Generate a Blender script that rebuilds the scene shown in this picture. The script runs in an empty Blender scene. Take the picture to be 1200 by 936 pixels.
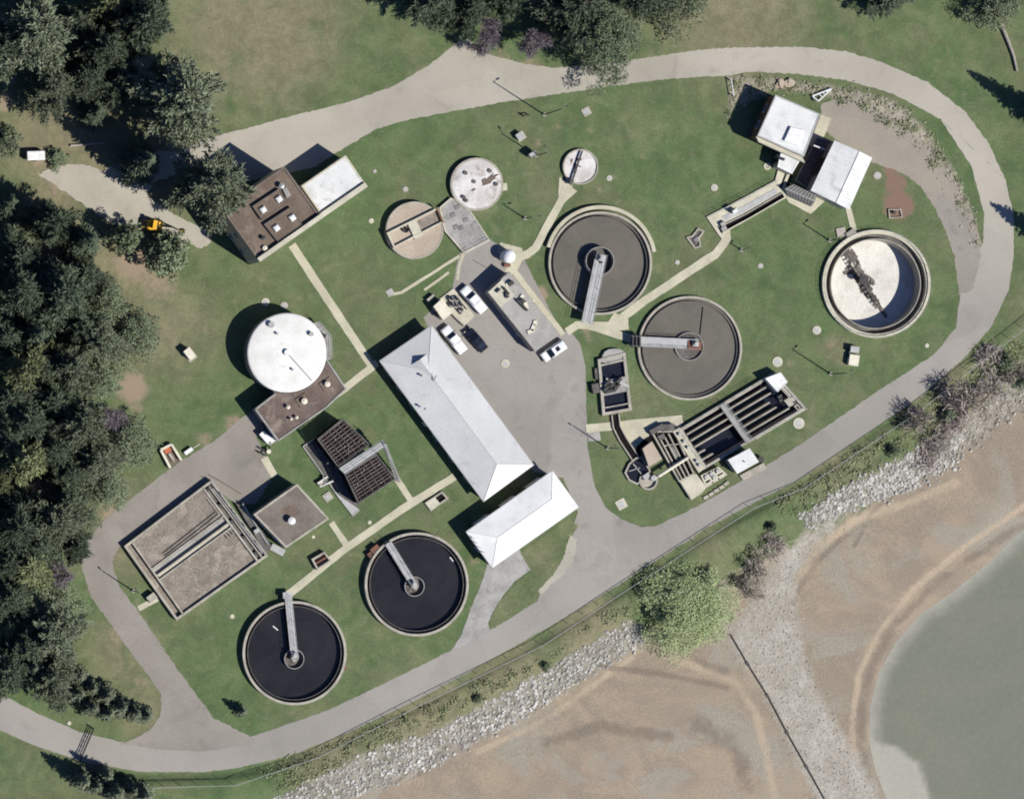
import bpy, math, random
import numpy as np
from math import sin, cos, pi, radians, sqrt, atan2, hypot

# ------------------------------------------------------------------ scene, survey frame
sc = bpy.context.scene
col = sc.collection
S = 0.15                      # metres per map unit
NX, NY = -550.0, 520.0        # point straight below the aircraft, map units
HC = 4460 * S                 # flying height, metres
SUN_EL = radians(47)
SUN_DX, SUN_DY = 0.84, -0.543  # direction towards the sun on the ground

def P(x, y, h=0.0):
    """map coordinate of something seen at height h -> true ground position in metres"""
    k = (HC - h) / HC
    x = NX + (x - NX) * k
    y = NY + (y - NY) * k
    return ((x - 600) * S, (468 - y) * S)

def PL(pts, h=0.0):
    return [P(p[0], p[1], h) for p in pts]

def rnd(a, b):
    return random.uniform(a, b)

# ------------------------------------------------------------------ shader helpers
class G:
    def __init__(s, name):
        s.m = bpy.data.materials.new(name)
        s.m.use_nodes = True
        s.t = s.m.node_tree
        s.b = s.t.nodes['Principled BSDF']
        s.tc = s.t.nodes.new('ShaderNodeTexCoord')
    def L(s, a, b):
        s.t.links.new(a, b)
    def put(s, sock, v):
        if isinstance(v, bpy.types.NodeSocket):
            s.L(v, sock)
        elif isinstance(v, (tuple, list)) and len(v) == 3 and sock.type == 'RGBA':
            sock.default_value = (*v, 1)
        else:
            sock.default_value = v
    def coord(s, scale=None, rot=0.0):
        if scale is None:
            return s.tc.outputs['Object']
        mp = s.t.nodes.new('ShaderNodeMapping')
        s.L(s.tc.outputs['Object'], mp.inputs[0])
        mp.inputs['Scale'].default_value = scale
        mp.inputs['Rotation'].default_value = (0, 0, rot)
        return mp.outputs[0]
    def noise(s, scale, detail=4, rough=.55, co=None, dist=0.0):
        n = s.t.nodes.new('ShaderNodeTexNoise')
        n.inputs['Scale'].default_value = scale
        n.inputs['Detail'].default_value = detail
        n.inputs['Roughness'].default_value = rough
        n.inputs['Distortion'].default_value = dist
        s.L(co or s.coord(), n.inputs['Vector'])
        return n.outputs['Fac']
    def voro(s, scale, feature='F1', out='Distance', co=None):
        n = s.t.nodes.new('ShaderNodeTexVoronoi')
        n.feature = feature
        n.inputs['Scale'].default_value = scale
        s.L(co or s.coord(), n.inputs['Vector'])
        return n.outputs[out]
    def attr(s, name, out='Fac'):
        n = s.t.nodes.new('ShaderNodeAttribute')
        n.attribute_name = name
        return n.outputs[out]
    def math(s, op, a, b=0.0, clamp=False):
        n = s.t.nodes.new('ShaderNodeMath')
        n.operation = op
        n.use_clamp = clamp
        s.put(n.inputs[0], a); s.put(n.inputs[1], b)
        return n.outputs[0]
    def rng(s, v, lo, hi, a=0.0, b=1.0, smooth=True):
        n = s.t.nodes.new('ShaderNodeMapRange')
        n.interpolation_type = 'SMOOTHSTEP' if smooth else 'LINEAR'
        s.put(n.inputs['Value'], v)
        for k, q in (('From Min', lo), ('From Max', hi), ('To Min', a), ('To Max', b)):
            n.inputs[k].default_value = q
        return n.outputs[0]
    def mix(s, f, a, b, mode='MIX'):
        n = s.t.nodes.new('ShaderNodeMix')
        n.data_type = 'RGBA'; n.blend_type = mode
        s.put(n.inputs[0], f); s.put(n.inputs[6], a); s.put(n.inputs[7], b)
        return n.outputs[2]
    def hsv(s, c, v):
        n = s.t.nodes.new('ShaderNodeHueSaturation')
        s.put(n.inputs['Color'], c); s.put(n.inputs['Value'], v)
        return n.outputs[0]
    def bump(s, h, strength=.4, dist=.05):
        n = s.t.nodes.new('ShaderNodeBump')
        n.inputs['Strength'].default_value = strength
        n.inputs['Distance'].default_value = dist
        s.L(h, n.inputs['Height'])
        s.L(n.outputs[0], s.b.inputs['Normal'])
    def done(s, color, rough=.85, metal=0.0, spec=.3):
        s.put(s.b.inputs['Base Color'], color)
        s.put(s.b.inputs['Roughness'], rough)
        s.b.inputs['Metallic'].default_value = metal
        s.b.inputs['Specular IOR Level'].default_value = spec
        return s.m

M = {}
def mottle(name, c1, c2, sc1=.35, fine=6.0, fineamt=.25, c3=None, sc3=.8, t3=(.58, .70), a3=.6,
           rough=.85, metal=0.0, spec=.3, bump=.3, bdist=.04, streak=None, cracks=None):
    g = G(name)
    n1 = g.noise(sc1, 5, .6)
    c = g.mix(g.rng(n1, .33, .67), c1, c2)
    if c3:
        n3 = g.noise(sc3, 6, .65, dist=.6)
        c = g.mix(g.rng(n3, t3[0], t3[1], 0, a3), c, c3)
    if streak:
        ns = g.noise(1.0, 4, .6, co=g.coord(streak[0], streak[1]))
        c = g.hsv(c, g.rng(ns, .3, .7, 1 - streak[2], 1 + streak[2]))
    if cracks:
        n0 = g.noise(.5, 3, .6)
        vx = g.t.nodes.new('ShaderNodeVectorMath'); vx.operation = 'ADD'
        g.L(g.coord(), vx.inputs[0]); cmb = g.t.nodes.new('ShaderNodeCombineXYZ'); g.L(g.math('MULTIPLY', n0, 3.0), cmb.inputs[0]); g.L(g.math('MULTIPLY', g.noise(.4, 3, .6), 3.0), cmb.inputs[1]); g.L(cmb.outputs[0], vx.inputs[1])
        e = g.voro(cracks, 'DISTANCE_TO_EDGE', 'Distance', vx.outputs[0])
        c = g.hsv(c, g.rng(e, 0, .012, .90, 1.0))
        pc = g.voro(.085, 'F1', 'Color'); c = g.hsv(c, g.rng(pc, 0, 1, .93, 1.06, False))
        sp = g.voro(.23, 'F1', 'Distance', vx.outputs[0]); c = g.hsv(c, g.rng(sp, .04, .22, .84, 1.0))
    nf = g.noise(fine, 3, .7)
    c = g.hsv(c, g.rng(nf, .25, .75, 1 - fineamt, 1 + fineamt))
    if bump:
        g.bump(nf, bump, bdist)
    M[name] = g.done(c, rough, metal, spec)
    return M[name]

def flat(name, c, rough=.6, metal=0.0, var=.12, spec=.4):
    return mottle(name, c, tuple(x * .8 for x in c), .7, 7, var, rough=rough, metal=metal, spec=spec, bump=.1, bdist=.02)

mottle('concrete', (.38, .352, .295), (.275, .252, .21), .5, 4, .22, (.16, .14, .11), .7, (.56, .72), .6)
mottle('pale_concrete', (.50, .47, .37), (.40, .375, .295), .4, 5, .16, (.27, .25, .19), .9, (.6, .74), .5)
mottle('grey_concrete', (.33, .32, .30), (.24, .23, .215), .4, 5, .22, (.13, .125, .12), .7, (.55, .7), .6)
mottle('dark_concrete', (.13, .12, .11), (.08, .075, .07), .6, 4, .3, (.2, .18, .15), .8, (.6, .7), .5)
mottle('path', (.46, .43, .325), (.37, .345, .255), .25, 6, .16, (.26, .25, .18), .6, (.58, .74), .55)
mottle('asphalt', (.280, .258, .232), (.236, .219, .197), .055, 5, .12, (.18, .167, .15), .22, (.55, .76), .6, bump=.2, bdist=.02, cracks=.10)
mottle('old_asphalt', (.25, .226, .198), (.205, .184, .16), .1, 5, .16, (.15, .135, .118), .25, (.52, .72), .6, bump=.25, bdist=.02)
mottle('gravel_road', (.365, .338, .282), (.305, .28, .232), .09, 6, .17, (.245, .22, .172), .2, (.55, .72), .55, bump=.3, bdist=.03)
mottle('dirt_lane', (.275, .24, .195), (.238, .212, .178), .12, 5, .16, (.225, .2, .172), .2, (.5, .7), .6, bump=.3, bdist=.03)
mottle('white_roof', (.60, .60, .585), (.50, .505, .495), .22, 4, .08, (.33, .325, .305), .45, (.52, .72), .7, rough=.55, bump=.05)
mottle('bright_roof', (.68, .68, .665), (.60, .60, .59), .25, 4, .06, (.44, .44, .42), .4, (.54, .74), .6, rough=.55, bump=.05)
mottle('white_dome', (.66, .65, .62), (.57, .56, .53), .3, 4, .08, (.40, .36, .32), .5, (.56, .72), .55, rough=.6, bump=.08)
mottle('stained_white', (.60, .58, .56), (.44, .41, .385), .22, 3.5, .2, (.26, .225, .20), .5, (.54, .7), .75, rough=.8, bump=.2)
mottle('metal_roof', (.53, .53, .52), (.47, .47, .462), .12, 4, .07, (.33, .335, .34), .3, (.54, .74), .6, rough=.5, metal=.08, bump=.04)
mottle('brown_ballast', (.155, .118, .092), (.115, .085, .066), .3, 5, .4, (.23, .19, .15), .4, (.52, .72), .6, rough=.95, bump=.5)
mottle('rust_ballast', (.15, .113, .095), (.098, .072, .062), .25, 5, .35, (.27, .225, .185), .35, (.5, .68), .7, rough=.95, bump=.5)
mottle('grey_ballast', (.175, .15, .128), (.128, .108, .092), .3, 4, .3, (.12, .09, .075), .3, (.52, .7), .55, rough=.95, bump=.4)
mottle('tan_gravel', (.40, .335, .265), (.34, .28, .22), .3, 5, .2, (.27, .22, .175), .6, (.58, .72), .4, rough=.95, bump=.4)
mottle('bed_gravel', (.235, .202, .168), (.175, .15, .125), .5, 3.2, .3, (.32, .28, .235), .38, (.52, .64), .6, rough=.95, bump=.6, bdist=.1)
mottle('slab_roof', (.34, .325, .30), (.27, .26, .24), .25, 5, .15, (.40, .39, .36), .4, (.52, .7), .6, rough=.9, bump=.2)
mottle('brick', (.17, .09, .06), (.12, .065, .048), .8, 6, .3, rough=.9)
mottle('buff_wall', (.42, .37, .29), (.36, .31, .24), .5, 5, .15, (.25, .21, .16), .6, (.58, .74), .5)
mottle('black_sludge', (.07, .06, .055), (.16, .14, .125), .8, 3, .4, rough=.9, bump=.5, bdist=.1)
mottle('tank_floor', (.60, .58, .53), (.50, .475, .43), .25, 3, .12, (.36, .33, .29), .5, (.55, .72), .6, rough=.85, bump=.1)
mottle('slat_wood', (.115, .09, .083), (.068, .053, .05), .8, 5, .45, (.22, .19, .18), 1.6, (.6, .7), .6, rough=.9)
mottle('pit_black', (.014, .012, .012), (.009, .008, .009), .8, 4, .3, rough=.9, spec=.05)
flat('galvanised', (.36, .36, .355), .5, .3)
flat('grating', (.19, .185, .18), .7, .2, .3)
flat('white_metal', (.72, .72, .70), .4)
flat('cream_metal', (.62, .58, .46), .6)
flat('white_paint', (.74, .745, .75), .25, spec=.6, var=.04)
flat('black_paint', (.012, .014, .024), .18, spec=.7, var=.05)
flat('dark_metal', (.035, .033, .033), .6)
flat('rust', (.17, .075, .05), .8)
flat('yellow_paint', (.72, .40, .03), .4)
flat('orange_paint', (.45, .12, .05), .6)
flat('rubber', (.02, .02, .02), .85)
flat('glass', (.012, .015, .02), .08, spec=.8, var=.05)
flat('chrome', (.5, .5, .5), .25, .9)
flat('lamp_glass', (.6, .58, .5), .2)
flat('green_box', (.12, .15, .11), .6)
flat('bark', (.12, .09, .065), .95, var=.35)
flat('dead_wood', (.34, .30, .26), .95, var=.3)

def loop_road():
    g = G('loop_road')
    sx = g.t.nodes.new('ShaderNodeSeparateXYZ'); g.L(g.coord(), sx.inputs[0])
    f = g.rng(g.math('ADD', sx.outputs[1], g.math('MULTIPLY', g.noise(.05, 4, .6), 14.0)), 10, 54)
    n1 = g.noise(.055, 5, .6)
    a = g.mix(g.rng(n1, .33, .67), (.285, .265, .238), (.242, .226, .203)); b = g.mix(g.rng(n1, .33, .67), (.36, .332, .28), (.305, .28, .234))
    c = g.mix(f, a, b)
    c = g.mix(g.rng(g.noise(.22, 6, .65, dist=.6), .55, .76, 0, .5), c, (.205, .19, .165))
    pc = g.voro(.07, 'F1', 'Color'); c = g.hsv(c, g.rng(pc, 0, 1, .93, 1.06, False))
    nf = g.noise(5, 3, .7); c = g.hsv(c, g.rng(nf, .25, .75, .88, 1.12)); g.bump(nf, .25, .02)
    M['loop_road'] = g.done(c, .9, 0, .2)
loop_road()

def water(name, c, c2, rough=.22, sc=.15):
    g = G(name)
    n = g.noise(sc, 4, .6, dist=1.0)
    cc = g.mix(g.rng(n, .35, .65), c, c2)
    fo = g.noise(1.1, 5, .65, dist=2.5)
    cc = g.mix(g.rng(fo, .64, .74, 0, .35), cc, tuple(min(1, x * 2.2 + .01) for x in c))
    cc = g.hsv(cc, g.rng(g.noise(3.0, 4, .7), .25, .75, .9, 1.1))
    g.bump(g.noise(2.0, 3, .6), .12, .05)
    M[name] = g.done(cc, rough, 0, .45)
water('brown_water', (.112, .101, .080), (.092, .083, .066), .35)
water('black_water', (.020, .019, .021), (.013, .0125, .0145), .2)
water('blue_black_water', (.010, .012, .02), (.016, .016, .022), .15)

def foliage(name, c1, c2, c3):
    g = G(name)
    oi = g.t.nodes.new('ShaderNodeObjectInfo')
    n = g.noise(.55, 3, .6)
    c = g.mix(g.rng(n, .35, .65), c1, c2)
    c = g.mix(g.rng(g.noise(3.0, 2, .6), .5, .75, 0, .7), c, c3)
    c = g.hsv(c, g.rng(oi.outputs['Random'], 0, 1, .8, 1.2, False))
    g.done(c, .75, 0, .15)
    M[name] = g.m
foliage('spruce_needles', (.070, .095, .062), (.098, .122, .080), (.15, .168, .115))
foliage('grey_needles', (.125, .152, .098), (.17, .192, .128), (.235, .245, .172))
foliage('olive_needles', (.155, .18, .088), (.205, .222, .115), (.26, .26, .15))
foliage('willow_leaf', (.27, .335, .155), (.34, .39, .21), (.42, .44, .29))
foliage('bush_leaf', (.145, .182, .105), (.185, .215, .135), (.24, .262, .18))
foliage('weed_leaf', (.22, .25, .13), (.28, .30, .17), (.33, .32, .21))
foliage('purple_twig', (.13, .11, .125), (.17, .145, .16), (.22, .19, .20))
foliage('rose_twig', (.25, .215, .18), (.31, .27, .23), (.37, .325, .28))
foliage('grey_twig', (.29, .245, .22), (.35, .30, .27), (.40, .35, .31))
foliage('rusty_twig', (.30, .20, .15), (.36, .25, .185), (.40, .30, .22))

# ------------------------------------------------------------------ mesh builder
def area(poly):
    return .5 * sum(poly[i][0] * poly[(i + 1) % len(poly)][1] - poly[(i + 1) % len(poly)][0] * poly[i][1] for i in range(len(poly)))
def ccw(poly):
    return list(poly) if area(poly) > 0 else list(poly)[::-1]
def inset(poly, d):
    poly = ccw(poly); n = len(poly); out = []
    for i in range(n):
        p0, p1, p2 = poly[i - 1], poly[i], poly[(i + 1) % n]
        a = (p1[0] - p0[0], p1[1] - p0[1]); b = (p2[0] - p1[0], p2[1] - p1[1])
        la, lb = hypot(*a), hypot(*b)
        na = (-a[1] / la, a[0] / la); nb = (-b[1] / lb, b[0] / lb)
        k = 1 + na[0] * nb[0] + na[1] * nb[1]
        k = max(k, .25)
        out.append((p1[0] + d * (na[0] + nb[0]) / k, p1[1] + d * (na[1] + nb[1]) / k))
    return out

class MB:
    def __init__(s):
        s.v = []; s.f = []
    def add(s, vs, fs):
        o = len(s.v)
        s.v += [tuple(v) if len(v) == 3 else (v[0], v[1], 0) for v in vs]
        s.f += [tuple(i + o for i in f) for f in fs]
        return s
    def prism(s, poly, z0, z1, top=None):
        poly = ccw(poly); n = len(poly)
        tp = ccw(top) if top else poly
        vs = [(p[0], p[1], z0) for p in poly] + [(p[0], p[1], z1) for p in tp]
        fs = [tuple(range(n - 1, -1, -1)), tuple(range(n, 2 * n))]
        fs += [(i, (i + 1) % n, n + (i + 1) % n, n + i) for i in range(n)]
        return s.add(vs, fs)
    def rim(s, poly, t, z0, z1):
        """a wall of thickness t standing just inside the outline"""
        o = ccw(poly); i_ = inset(o, t); n = len(o)
        vs = [(p[0], p[1], z0) for p in o] + [(p[0], p[1], z1) for p in o] + [(p[0], p[1], z1) for p in i_] + [(p[0], p[1], z0) for p in i_]
        fs = []
        for k in range(n):
            j = (k + 1) % n
            for a in range(4):
                b = (a + 1) % 4
                fs.append((a * n + k, a * n + j, b * n + j, b * n + k))
        return s.add(vs, fs)
    def ring(s, c, r0, r1, z0, z1, n=64, a0=0.0, a1=2 * pi):
        full = abs(a1 - a0 - 2 * pi) < 1e-6
        m = n if full else n + 1
        A = [a0 + (a1 - a0) * k / n for k in range(m)]
        vs = []
        for r, z in ((r1, z0), (r1, z1), (r0, z1), (r0, z0)):
            vs += [(c[0] + r * cos(a), c[1] + r * sin(a), z) for a in A]
        fs = []
        for k in range(n):
            j = (k + 1) % m
            for a in range(4):
                b = (a + 1) % 4
                fs.append((a * m + k, a * m + j, b * m + j, b * m + k))
        if not full:
            fs += [(0, m, 2 * m, 3 * m), (n, 3 * m + n, 2 * m + n, m + n)]
        return s.add(vs, fs)
    def cyl(s, c, r, z0, z1, n=32, r2=None):
        r2 = r if r2 is None else r2
        vs = [(c[0] + r * cos(2 * pi * k / n), c[1] + r * sin(2 * pi * k / n), z0) for k in range(n)]
        vs += [(c[0] + r2 * cos(2 * pi * k / n), c[1] + r2 * sin(2 * pi * k / n), z1) for k in range(n)]
        fs = [tuple(range(n - 1, -1, -1)), tuple(range(n, 2 * n))] + [(i, (i + 1) % n, n + (i + 1) % n, n + i) for i in range(n)]
        return s.add(vs, fs)
    def lathe(s, c, prof, n=48):
        """prof: list of (r, z) from the outside in; the last one closes to a point when r is 0"""
        vs = []; fs = []
        for r, z in prof:
            vs += [(c[0] + r * cos(2 * pi * k / n), c[1] + r * sin(2 * pi * k / n), z) for k in range(n)]
        for i in range(len(prof) - 1):
            for k in range(n):
                j = (k + 1) % n
                fs.append((i * n + k, i * n + j, (i + 1) * n + j, (i + 1) * n + k))
        return s.add(vs, fs)
    def tube(s, pts, r, n=6, r1=None):
        m = len(pts)
        r1 = r if r1 is None else r1
        vs = []; fs = []
        for i, p in enumerate(pts):
            a = np.array(pts[max(i - 1, 0)], float); b = np.array(pts[min(i + 1, m - 1)], float)
            d = b - a; d /= (np.linalg.norm(d) + 1e-9)
            u = np.cross(d, (0, 0, 1) if abs(d[2]) < .9 else (1, 0, 0)); u /= np.linalg.norm(u)
            w = np.cross(d, u)
            rr = r + (r1 - r) * i / max(m - 1, 1)
            for k in range(n):
                q = np.array(p) + rr * (cos(2 * pi * k / n) * u + sin(2 * pi * k / n) * w)
                vs.append(tuple(q))
        for i in range(m - 1):
            for k in range(n):
                j = (k + 1) % n
                fs.append((i * n + k, i * n + j, (i + 1) * n + j, (i + 1) * n + k))
        fs += [tuple(range(n - 1, -1, -1)), tuple((m - 1) * n + k for k in range(n))]
        return s.add(vs, fs)
    def bar(s, a, b, w, z0, z1):
        """a straight bar seen from above from a to b, w wide"""
        dx, dy = b[0] - a[0], b[1] - a[1]; l = hypot(dx, dy) or 1
        nx, ny = -dy / l * w / 2, dx / l * w / 2
        return s.prism([(a[0] + nx, a[1] + ny), (a[0] - nx, a[1] - ny), (b[0] - nx, b[1] - ny), (b[0] + nx, b[1] + ny)], z0, z1)
    def box(s, c, l, w, ang, z0, z1):
        ux, uy = cos(ang) * l / 2, sin(ang) * l / 2
        return s.bar((c[0] - ux, c[1] - uy), (c[0] + ux, c[1] + uy), w, z0, z1)
    def quad(s, a, b, c, d):
        return s.add([a, b, c, d], [(0, 1, 2, 3)])

def meshobj(name, mb, mat, parent=None, org=(0, 0, 0), smooth=False, label=None):
    me = bpy.data.meshes.new(name)
    vs = [(v[0] - org[0], v[1] - org[1], v[2] - org[2]) for v in mb.v]
    me.from_pydata(vs, [], mb.f)
    me.materials.append(M[mat] if isinstance(mat, str) else mat)
    me.validate(); me.update()
    import bmesh
    bm = bmesh.new(); bm.from_mesh(me)
    bmesh.ops.recalc_face_normals(bm, faces=bm.faces)
    bm.to_mesh(me); bm.free()
    if smooth:
        for p in me.polygons: p.use_smooth = True
    o = bpy.data.objects.new(name, me)
    col.objects.link(o)
    if parent: o.parent = parent
    else: o.location = org
    if label: o['label'] = label
    return o

class T:
    """a thing: an Empty at its base which parents its parts"""
    def __init__(s, name, label, cat, px=None, group=None, at=None, z=0.0):
        c = at if at else P(*px)
        s.org = (c[0], c[1], z)
        o = bpy.data.objects.new(name, None)
        o.empty_display_size = .5
        col.objects.link(o); o.location = s.org
        o['label'] = label; o['category'] = cat
        if group: o['group'] = group
        s.o = o
    def part(s, name, mb, mat, parent=None, smooth=False, label=None):
        return meshobj(name, mb, mat, parent or s.o, s.org, smooth, label)

def struct(name, mb, mat, org=(0, 0, 0), label=None, cat=None):
    o = meshobj(name, mb, mat, None, org)
    o['kind'] = 'structure'
    if label: o['label'] = label
    if cat: o['category'] = cat
    return o

def jitter(poly, step=1.2, amp=.10, close=True):
    """ragged outline: the edge of a road or path is never a ruled line"""
    out = []; n = len(poly)
    for i in range(n if close else n - 1):
        a, b = poly[i], poly[(i + 1) % n]
        l = hypot(b[0] - a[0], b[1] - a[1]); m = max(1, int(l / step))
        for k in range(m):
            t = k / m
            out.append((a[0] + (b[0] - a[0]) * t + rnd(-amp, amp), a[1] + (b[1] - a[1]) * t + rnd(-amp, amp)))
    if not close: out.append(poly[-1])
    return out

def smooth_poly(pts, it=2, close=True):
    for _ in range(it):
        o = []; n = len(pts)
        for i in range(n if close else n - 1):
            a, b = pts[i], pts[(i + 1) % n]
            o += [(a[0] * .75 + b[0] * .25, a[1] * .75 + b[1] * .25), (a[0] * .25 + b[0] * .75, a[1] * .25 + b[1] * .75)]
        if not close: o = [pts[0]] + o + [pts[-1]]
        pts = o
    return pts

def ribbon(line, w):
    """outline of a path along a centre line (map units), w metres wide"""
    L = PL(line); n = len(L); a = []; b = []
    for i in range(n):
        p, q = L[max(i - 1, 0)], L[min(i + 1, n - 1)]
        dx, dy = q[0] - p[0], q[1] - p[1]; l = hypot(dx, dy)
        nx, ny = -dy / l * w / 2, dx / l * w / 2
        a.append((L[i][0] + nx, L[i][1] + ny)); b.append((L[i][0] - nx, L[i][1] - ny))
    return a + b[::-1]

def sheet(name, poly, z, mat, amp=.1, step=.5, soft=False):
    poly = jitter(ccw(smooth_poly(poly, 1) if soft else poly), step, amp * .75)
    import bmesh
    from mathutils.geometry import tessellate_polygon
    from mathutils import Vector
    tris = tessellate_polygon([[Vector((p[0], p[1], 0)) for p in poly]])
    mb = MB(); mb.add([(p[0], p[1], z) for p in poly], tris)
    return struct(name, mb, mat)

# ------------------------------------------------------------------ numpy geometry for the ground
def seg_dist(X, Y, pts, close):
    d = np.full(X.shape, 1e9); n = len(pts)
    for i in range(n if close else n - 1):
        ax, ay = pts[i]; bx, by = pts[(i + 1) % n]
        dx, dy = bx - ax, by - ay; l2 = dx * dx + dy * dy + 1e-12
        t = np.clip(((X - ax) * dx + (Y - ay) * dy) / l2, 0, 1)
        d = np.minimum(d, np.hypot(X - ax - t * dx, Y - ay - t * dy))
    return d
def inside(X, Y, pts):
    r = np.zeros(X.shape, bool); n = len(pts)
    for i in range(n):
        ax, ay = pts[i]; bx, by = pts[(i + 1) % n]
        if ay == by: continue
        c = ((ay > Y) != (by > Y)) & (X < (bx - ax) * (Y - ay) / (by - ay) + ax)
        r ^= c
    return r
def sdist(X, Y, pts):
    d = seg_dist(X, Y, pts, True)
    return np.where(inside(X, Y, pts), d, -d)
def sstep(x, a, b):
    t = np.clip((x - a) / (b - a), 0, 1)
    return t * t * (3 - 2 * t)

FENCE = [(-250, 1010), (0, 960), (192, 921), (274, 919), (371, 886), (488, 826), (634, 755), (720, 698), (880, 595), (940, 571), (1070, 484), (1198, 384), (1400, 230)]
SHORE = PL(FENCE)
LAND = SHORE + [(1500, 800), (1500, 1500), (-1500, 1500), (-1500, SHORE[0][1] - 20)]
ZB = -3.0
LAKE = PL([(1250, 575), (1190, 622), (1158, 653), (1117, 687), (1075, 716), (1046, 749), (1025, 787), (1015, 828), (1014, 870), (1021, 903), (1034, 936), (1060, 990), (1050, 1100), (900, 1300), (900, 9000), (12000, 9000), (12000, -1500), (1500, 380)], ZB)
PEBBLE = PL([(852, 752), (866, 722), (893, 690), (912, 655), (935, 628), (970, 606), (985, 612), (950, 640), (930, 680), (932, 705), (942, 765), (967, 830), (1002, 880), (1040, 945), (1060, 1000), (990, 1010), (950, 925), (915, 850), (880, 790)], ZB)
RIP1 = PL([(300, 950), (340, 925), (400, 893), (450, 872), (500, 860), (560, 828), (640, 782), (700, 748), (735, 727), (757, 735), (755, 755), (700, 787), (620, 838), (560, 870), (500, 905), (440, 925), (380, 950)], -1.8)
RIP2 = PL([(935, 606), (990, 570), (1040, 545), (1085, 520), (1130, 512), (1120, 545), (1060, 575), (1000, 597), (950, 618)], -1.8)
RIP3 = PL([(1085, 520), (1140, 480), (1210, 430), (1215, 470), (1130, 530)], -1.8)
PALE = [([(1215, 583), (1130, 640), (1070, 690), (1030, 740), (1006, 790), (998, 850), (1003, 900), (1032, 945)], .8),
        ([(1120, 565), (1060, 590), (1000, 610), (955, 645), (930, 685), (926, 715)], 1.2),
        ([(740, 757), (800, 775), (862, 800), (885, 835), (897, 880), (910, 945)], 1.1),
        ([(560, 880), (640, 842), (740, 770)], .9),
        ]
WET = [([(1215, 605), (1140, 652), (1090, 690), (1050, 732), (1024, 775), (1010, 825), (1009, 870), (1018, 910)], 1.3),
       ([(750, 757), (790, 765), (850, 785)], 1.2), ([(700, 780), (780, 790), (850, 805)], .9),
       ([(1050, 575), (1020, 600), (1000, 640)], .7),
       ([(925, 720), (930, 700), (950, 665), (985, 630), (1020, 610)], .8),
       ([(640, 870), (700, 850), (780, 862)], 1.6), ([(820, 850), (860, 870), (880, 920)], 2.5)]
# bare earth and dry patches: centre, radius, strength
DRY = [(100, 320, 110, .9), (300, 30, 110, .9), (150, 190, 90, 1), (230, 60, 60, .6), (860, 10, 100, .8), (700, 110, 40, .3), (130, 620, 60, .9), (140, 760, 45, .8), (170, 830, 40, .7),
       (190, 380, 70, .7), (60, 160, 60, 1), (480, 60, 60, .35), (560, 240, 30, .45), (760, 140, 60, .3), (1000, 20, 150, .3), (1150, 110, 90, .25), (440, 630, 50, .35), (520, 640, 40, .4),
       (760, 480, 50, .4), (470, 750, 50, .3), (700, 340, 30, .3), (830, 300, 60, .3), (1040, 420, 50, .2), (40, 900, 60, .2), (400, 890, 60, .8), (500, 850, 70, .9), (600, 800, 60, .9), (690, 740, 50, .9), (820, 660, 60, .4), (980, 560, 60, .6), (1130, 470, 60, .7), (1200, 390, 60, .3),
       (320, 420, 60, .2), (640, 220, 30, .4), (630, 170, 25, .3), (980, 410, 25, .5), (950, 500, 30, .3), (960, 170, 40, .3), (60, 270, 60, 1)]
DIRT = [(158, 305, 30, .85), (185, 330, 32, .6), (155, 455, 20, 1), (160, 475, 14, .6), (275, 497, 16, .7), (240, 515, 14, .6), (110, 690, 16, .55), (100, 640, 14, .8), (128, 603, 10, .8), (860, 25, 22, .4), (500, 95, 26, .6), (455, 112, 14, .6),
        (620, 80, 22, .6), (585, 70, 30, .5), (140, 745, 20, .5), (165, 800, 16, .5), (632, 345, 11, 1), (70, 215, 30, .6), (10, 90, 14, 1), (5, 120, 14, .9), (80, 110, 12, .7), (165, 80, 22, .7), (45, 185, 18, .6), (60, 290, 30, .7), (40, 575, 20, .8),
        (430, 660, 10, .5), (557, 640, 14, .5), (688, 385, 8, .7), (230, 165, 18, .6), (110, 905, 30, .6), (340, 150, 20, .5), (760, 65, 22, .4), (650, 100, 10, .5), (632, 168, 9, .5), (655, 150, 12, .45), (690, 152, 8, .5), (596, 190, 8, .4), (616, 205, 10, .4), (702, 222, 9, .45), (720, 208, 7, .5), (602, 232, 12, .4), (655, 270, 7, .4), (975, 405, 10, .5), (985, 425, 10, .45), (950, 480, 8, .5), (925, 425, 9, .55), (900, 500, 12, .4), (760, 420, 8, .35), (690, 395, 9, .5), (480, 640, 12, .4), (410, 650, 8, .4), (556, 660, 12, .5), (430, 720, 10, .35), (520, 770, 8, .35), (350, 350, 10, .4), (310, 270, 9, .45), (395, 300, 6, .4), (600, 470, 1, 0), (860, 330, 9, .35), (900, 360, 10, .35), (835, 215, 7, .45), (1010, 210, 9, .5), (300, 555, 8, .4), (430, 600, 8, .35)]
RED = [(1050, 215, 14, 1), (1053, 240, 20, 1), (1043, 200, 10, .8)]
RUB = PL([(852, 88), (900, 90), (960, 98), (1000, 103), (1050, 118), (1088, 152), (1118, 195), (1140, 245), (1150, 285), (1143, 290), (1128, 250), (1100, 205), (1065, 165), (1010, 128), (960, 112), (905, 106), (860, 130), (853, 140)])

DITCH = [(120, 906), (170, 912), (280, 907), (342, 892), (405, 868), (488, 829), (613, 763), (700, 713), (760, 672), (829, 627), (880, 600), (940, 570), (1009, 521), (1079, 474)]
def ground_z(X, Y):
    d = -sdist(X, Y, LAND)
    z = -2.5 * sstep(d, 1.5, 12) - .65 * sstep(d, 12, 60)
    sl = sdist(X, Y, LAKE)
    zl = np.clip(-3.12 - .10 * sl, -5.5, 10)
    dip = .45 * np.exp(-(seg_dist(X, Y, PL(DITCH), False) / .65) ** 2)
    return np.where(d > 0, np.minimum(z, zl), 0.0) - dip, d, sl

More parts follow.
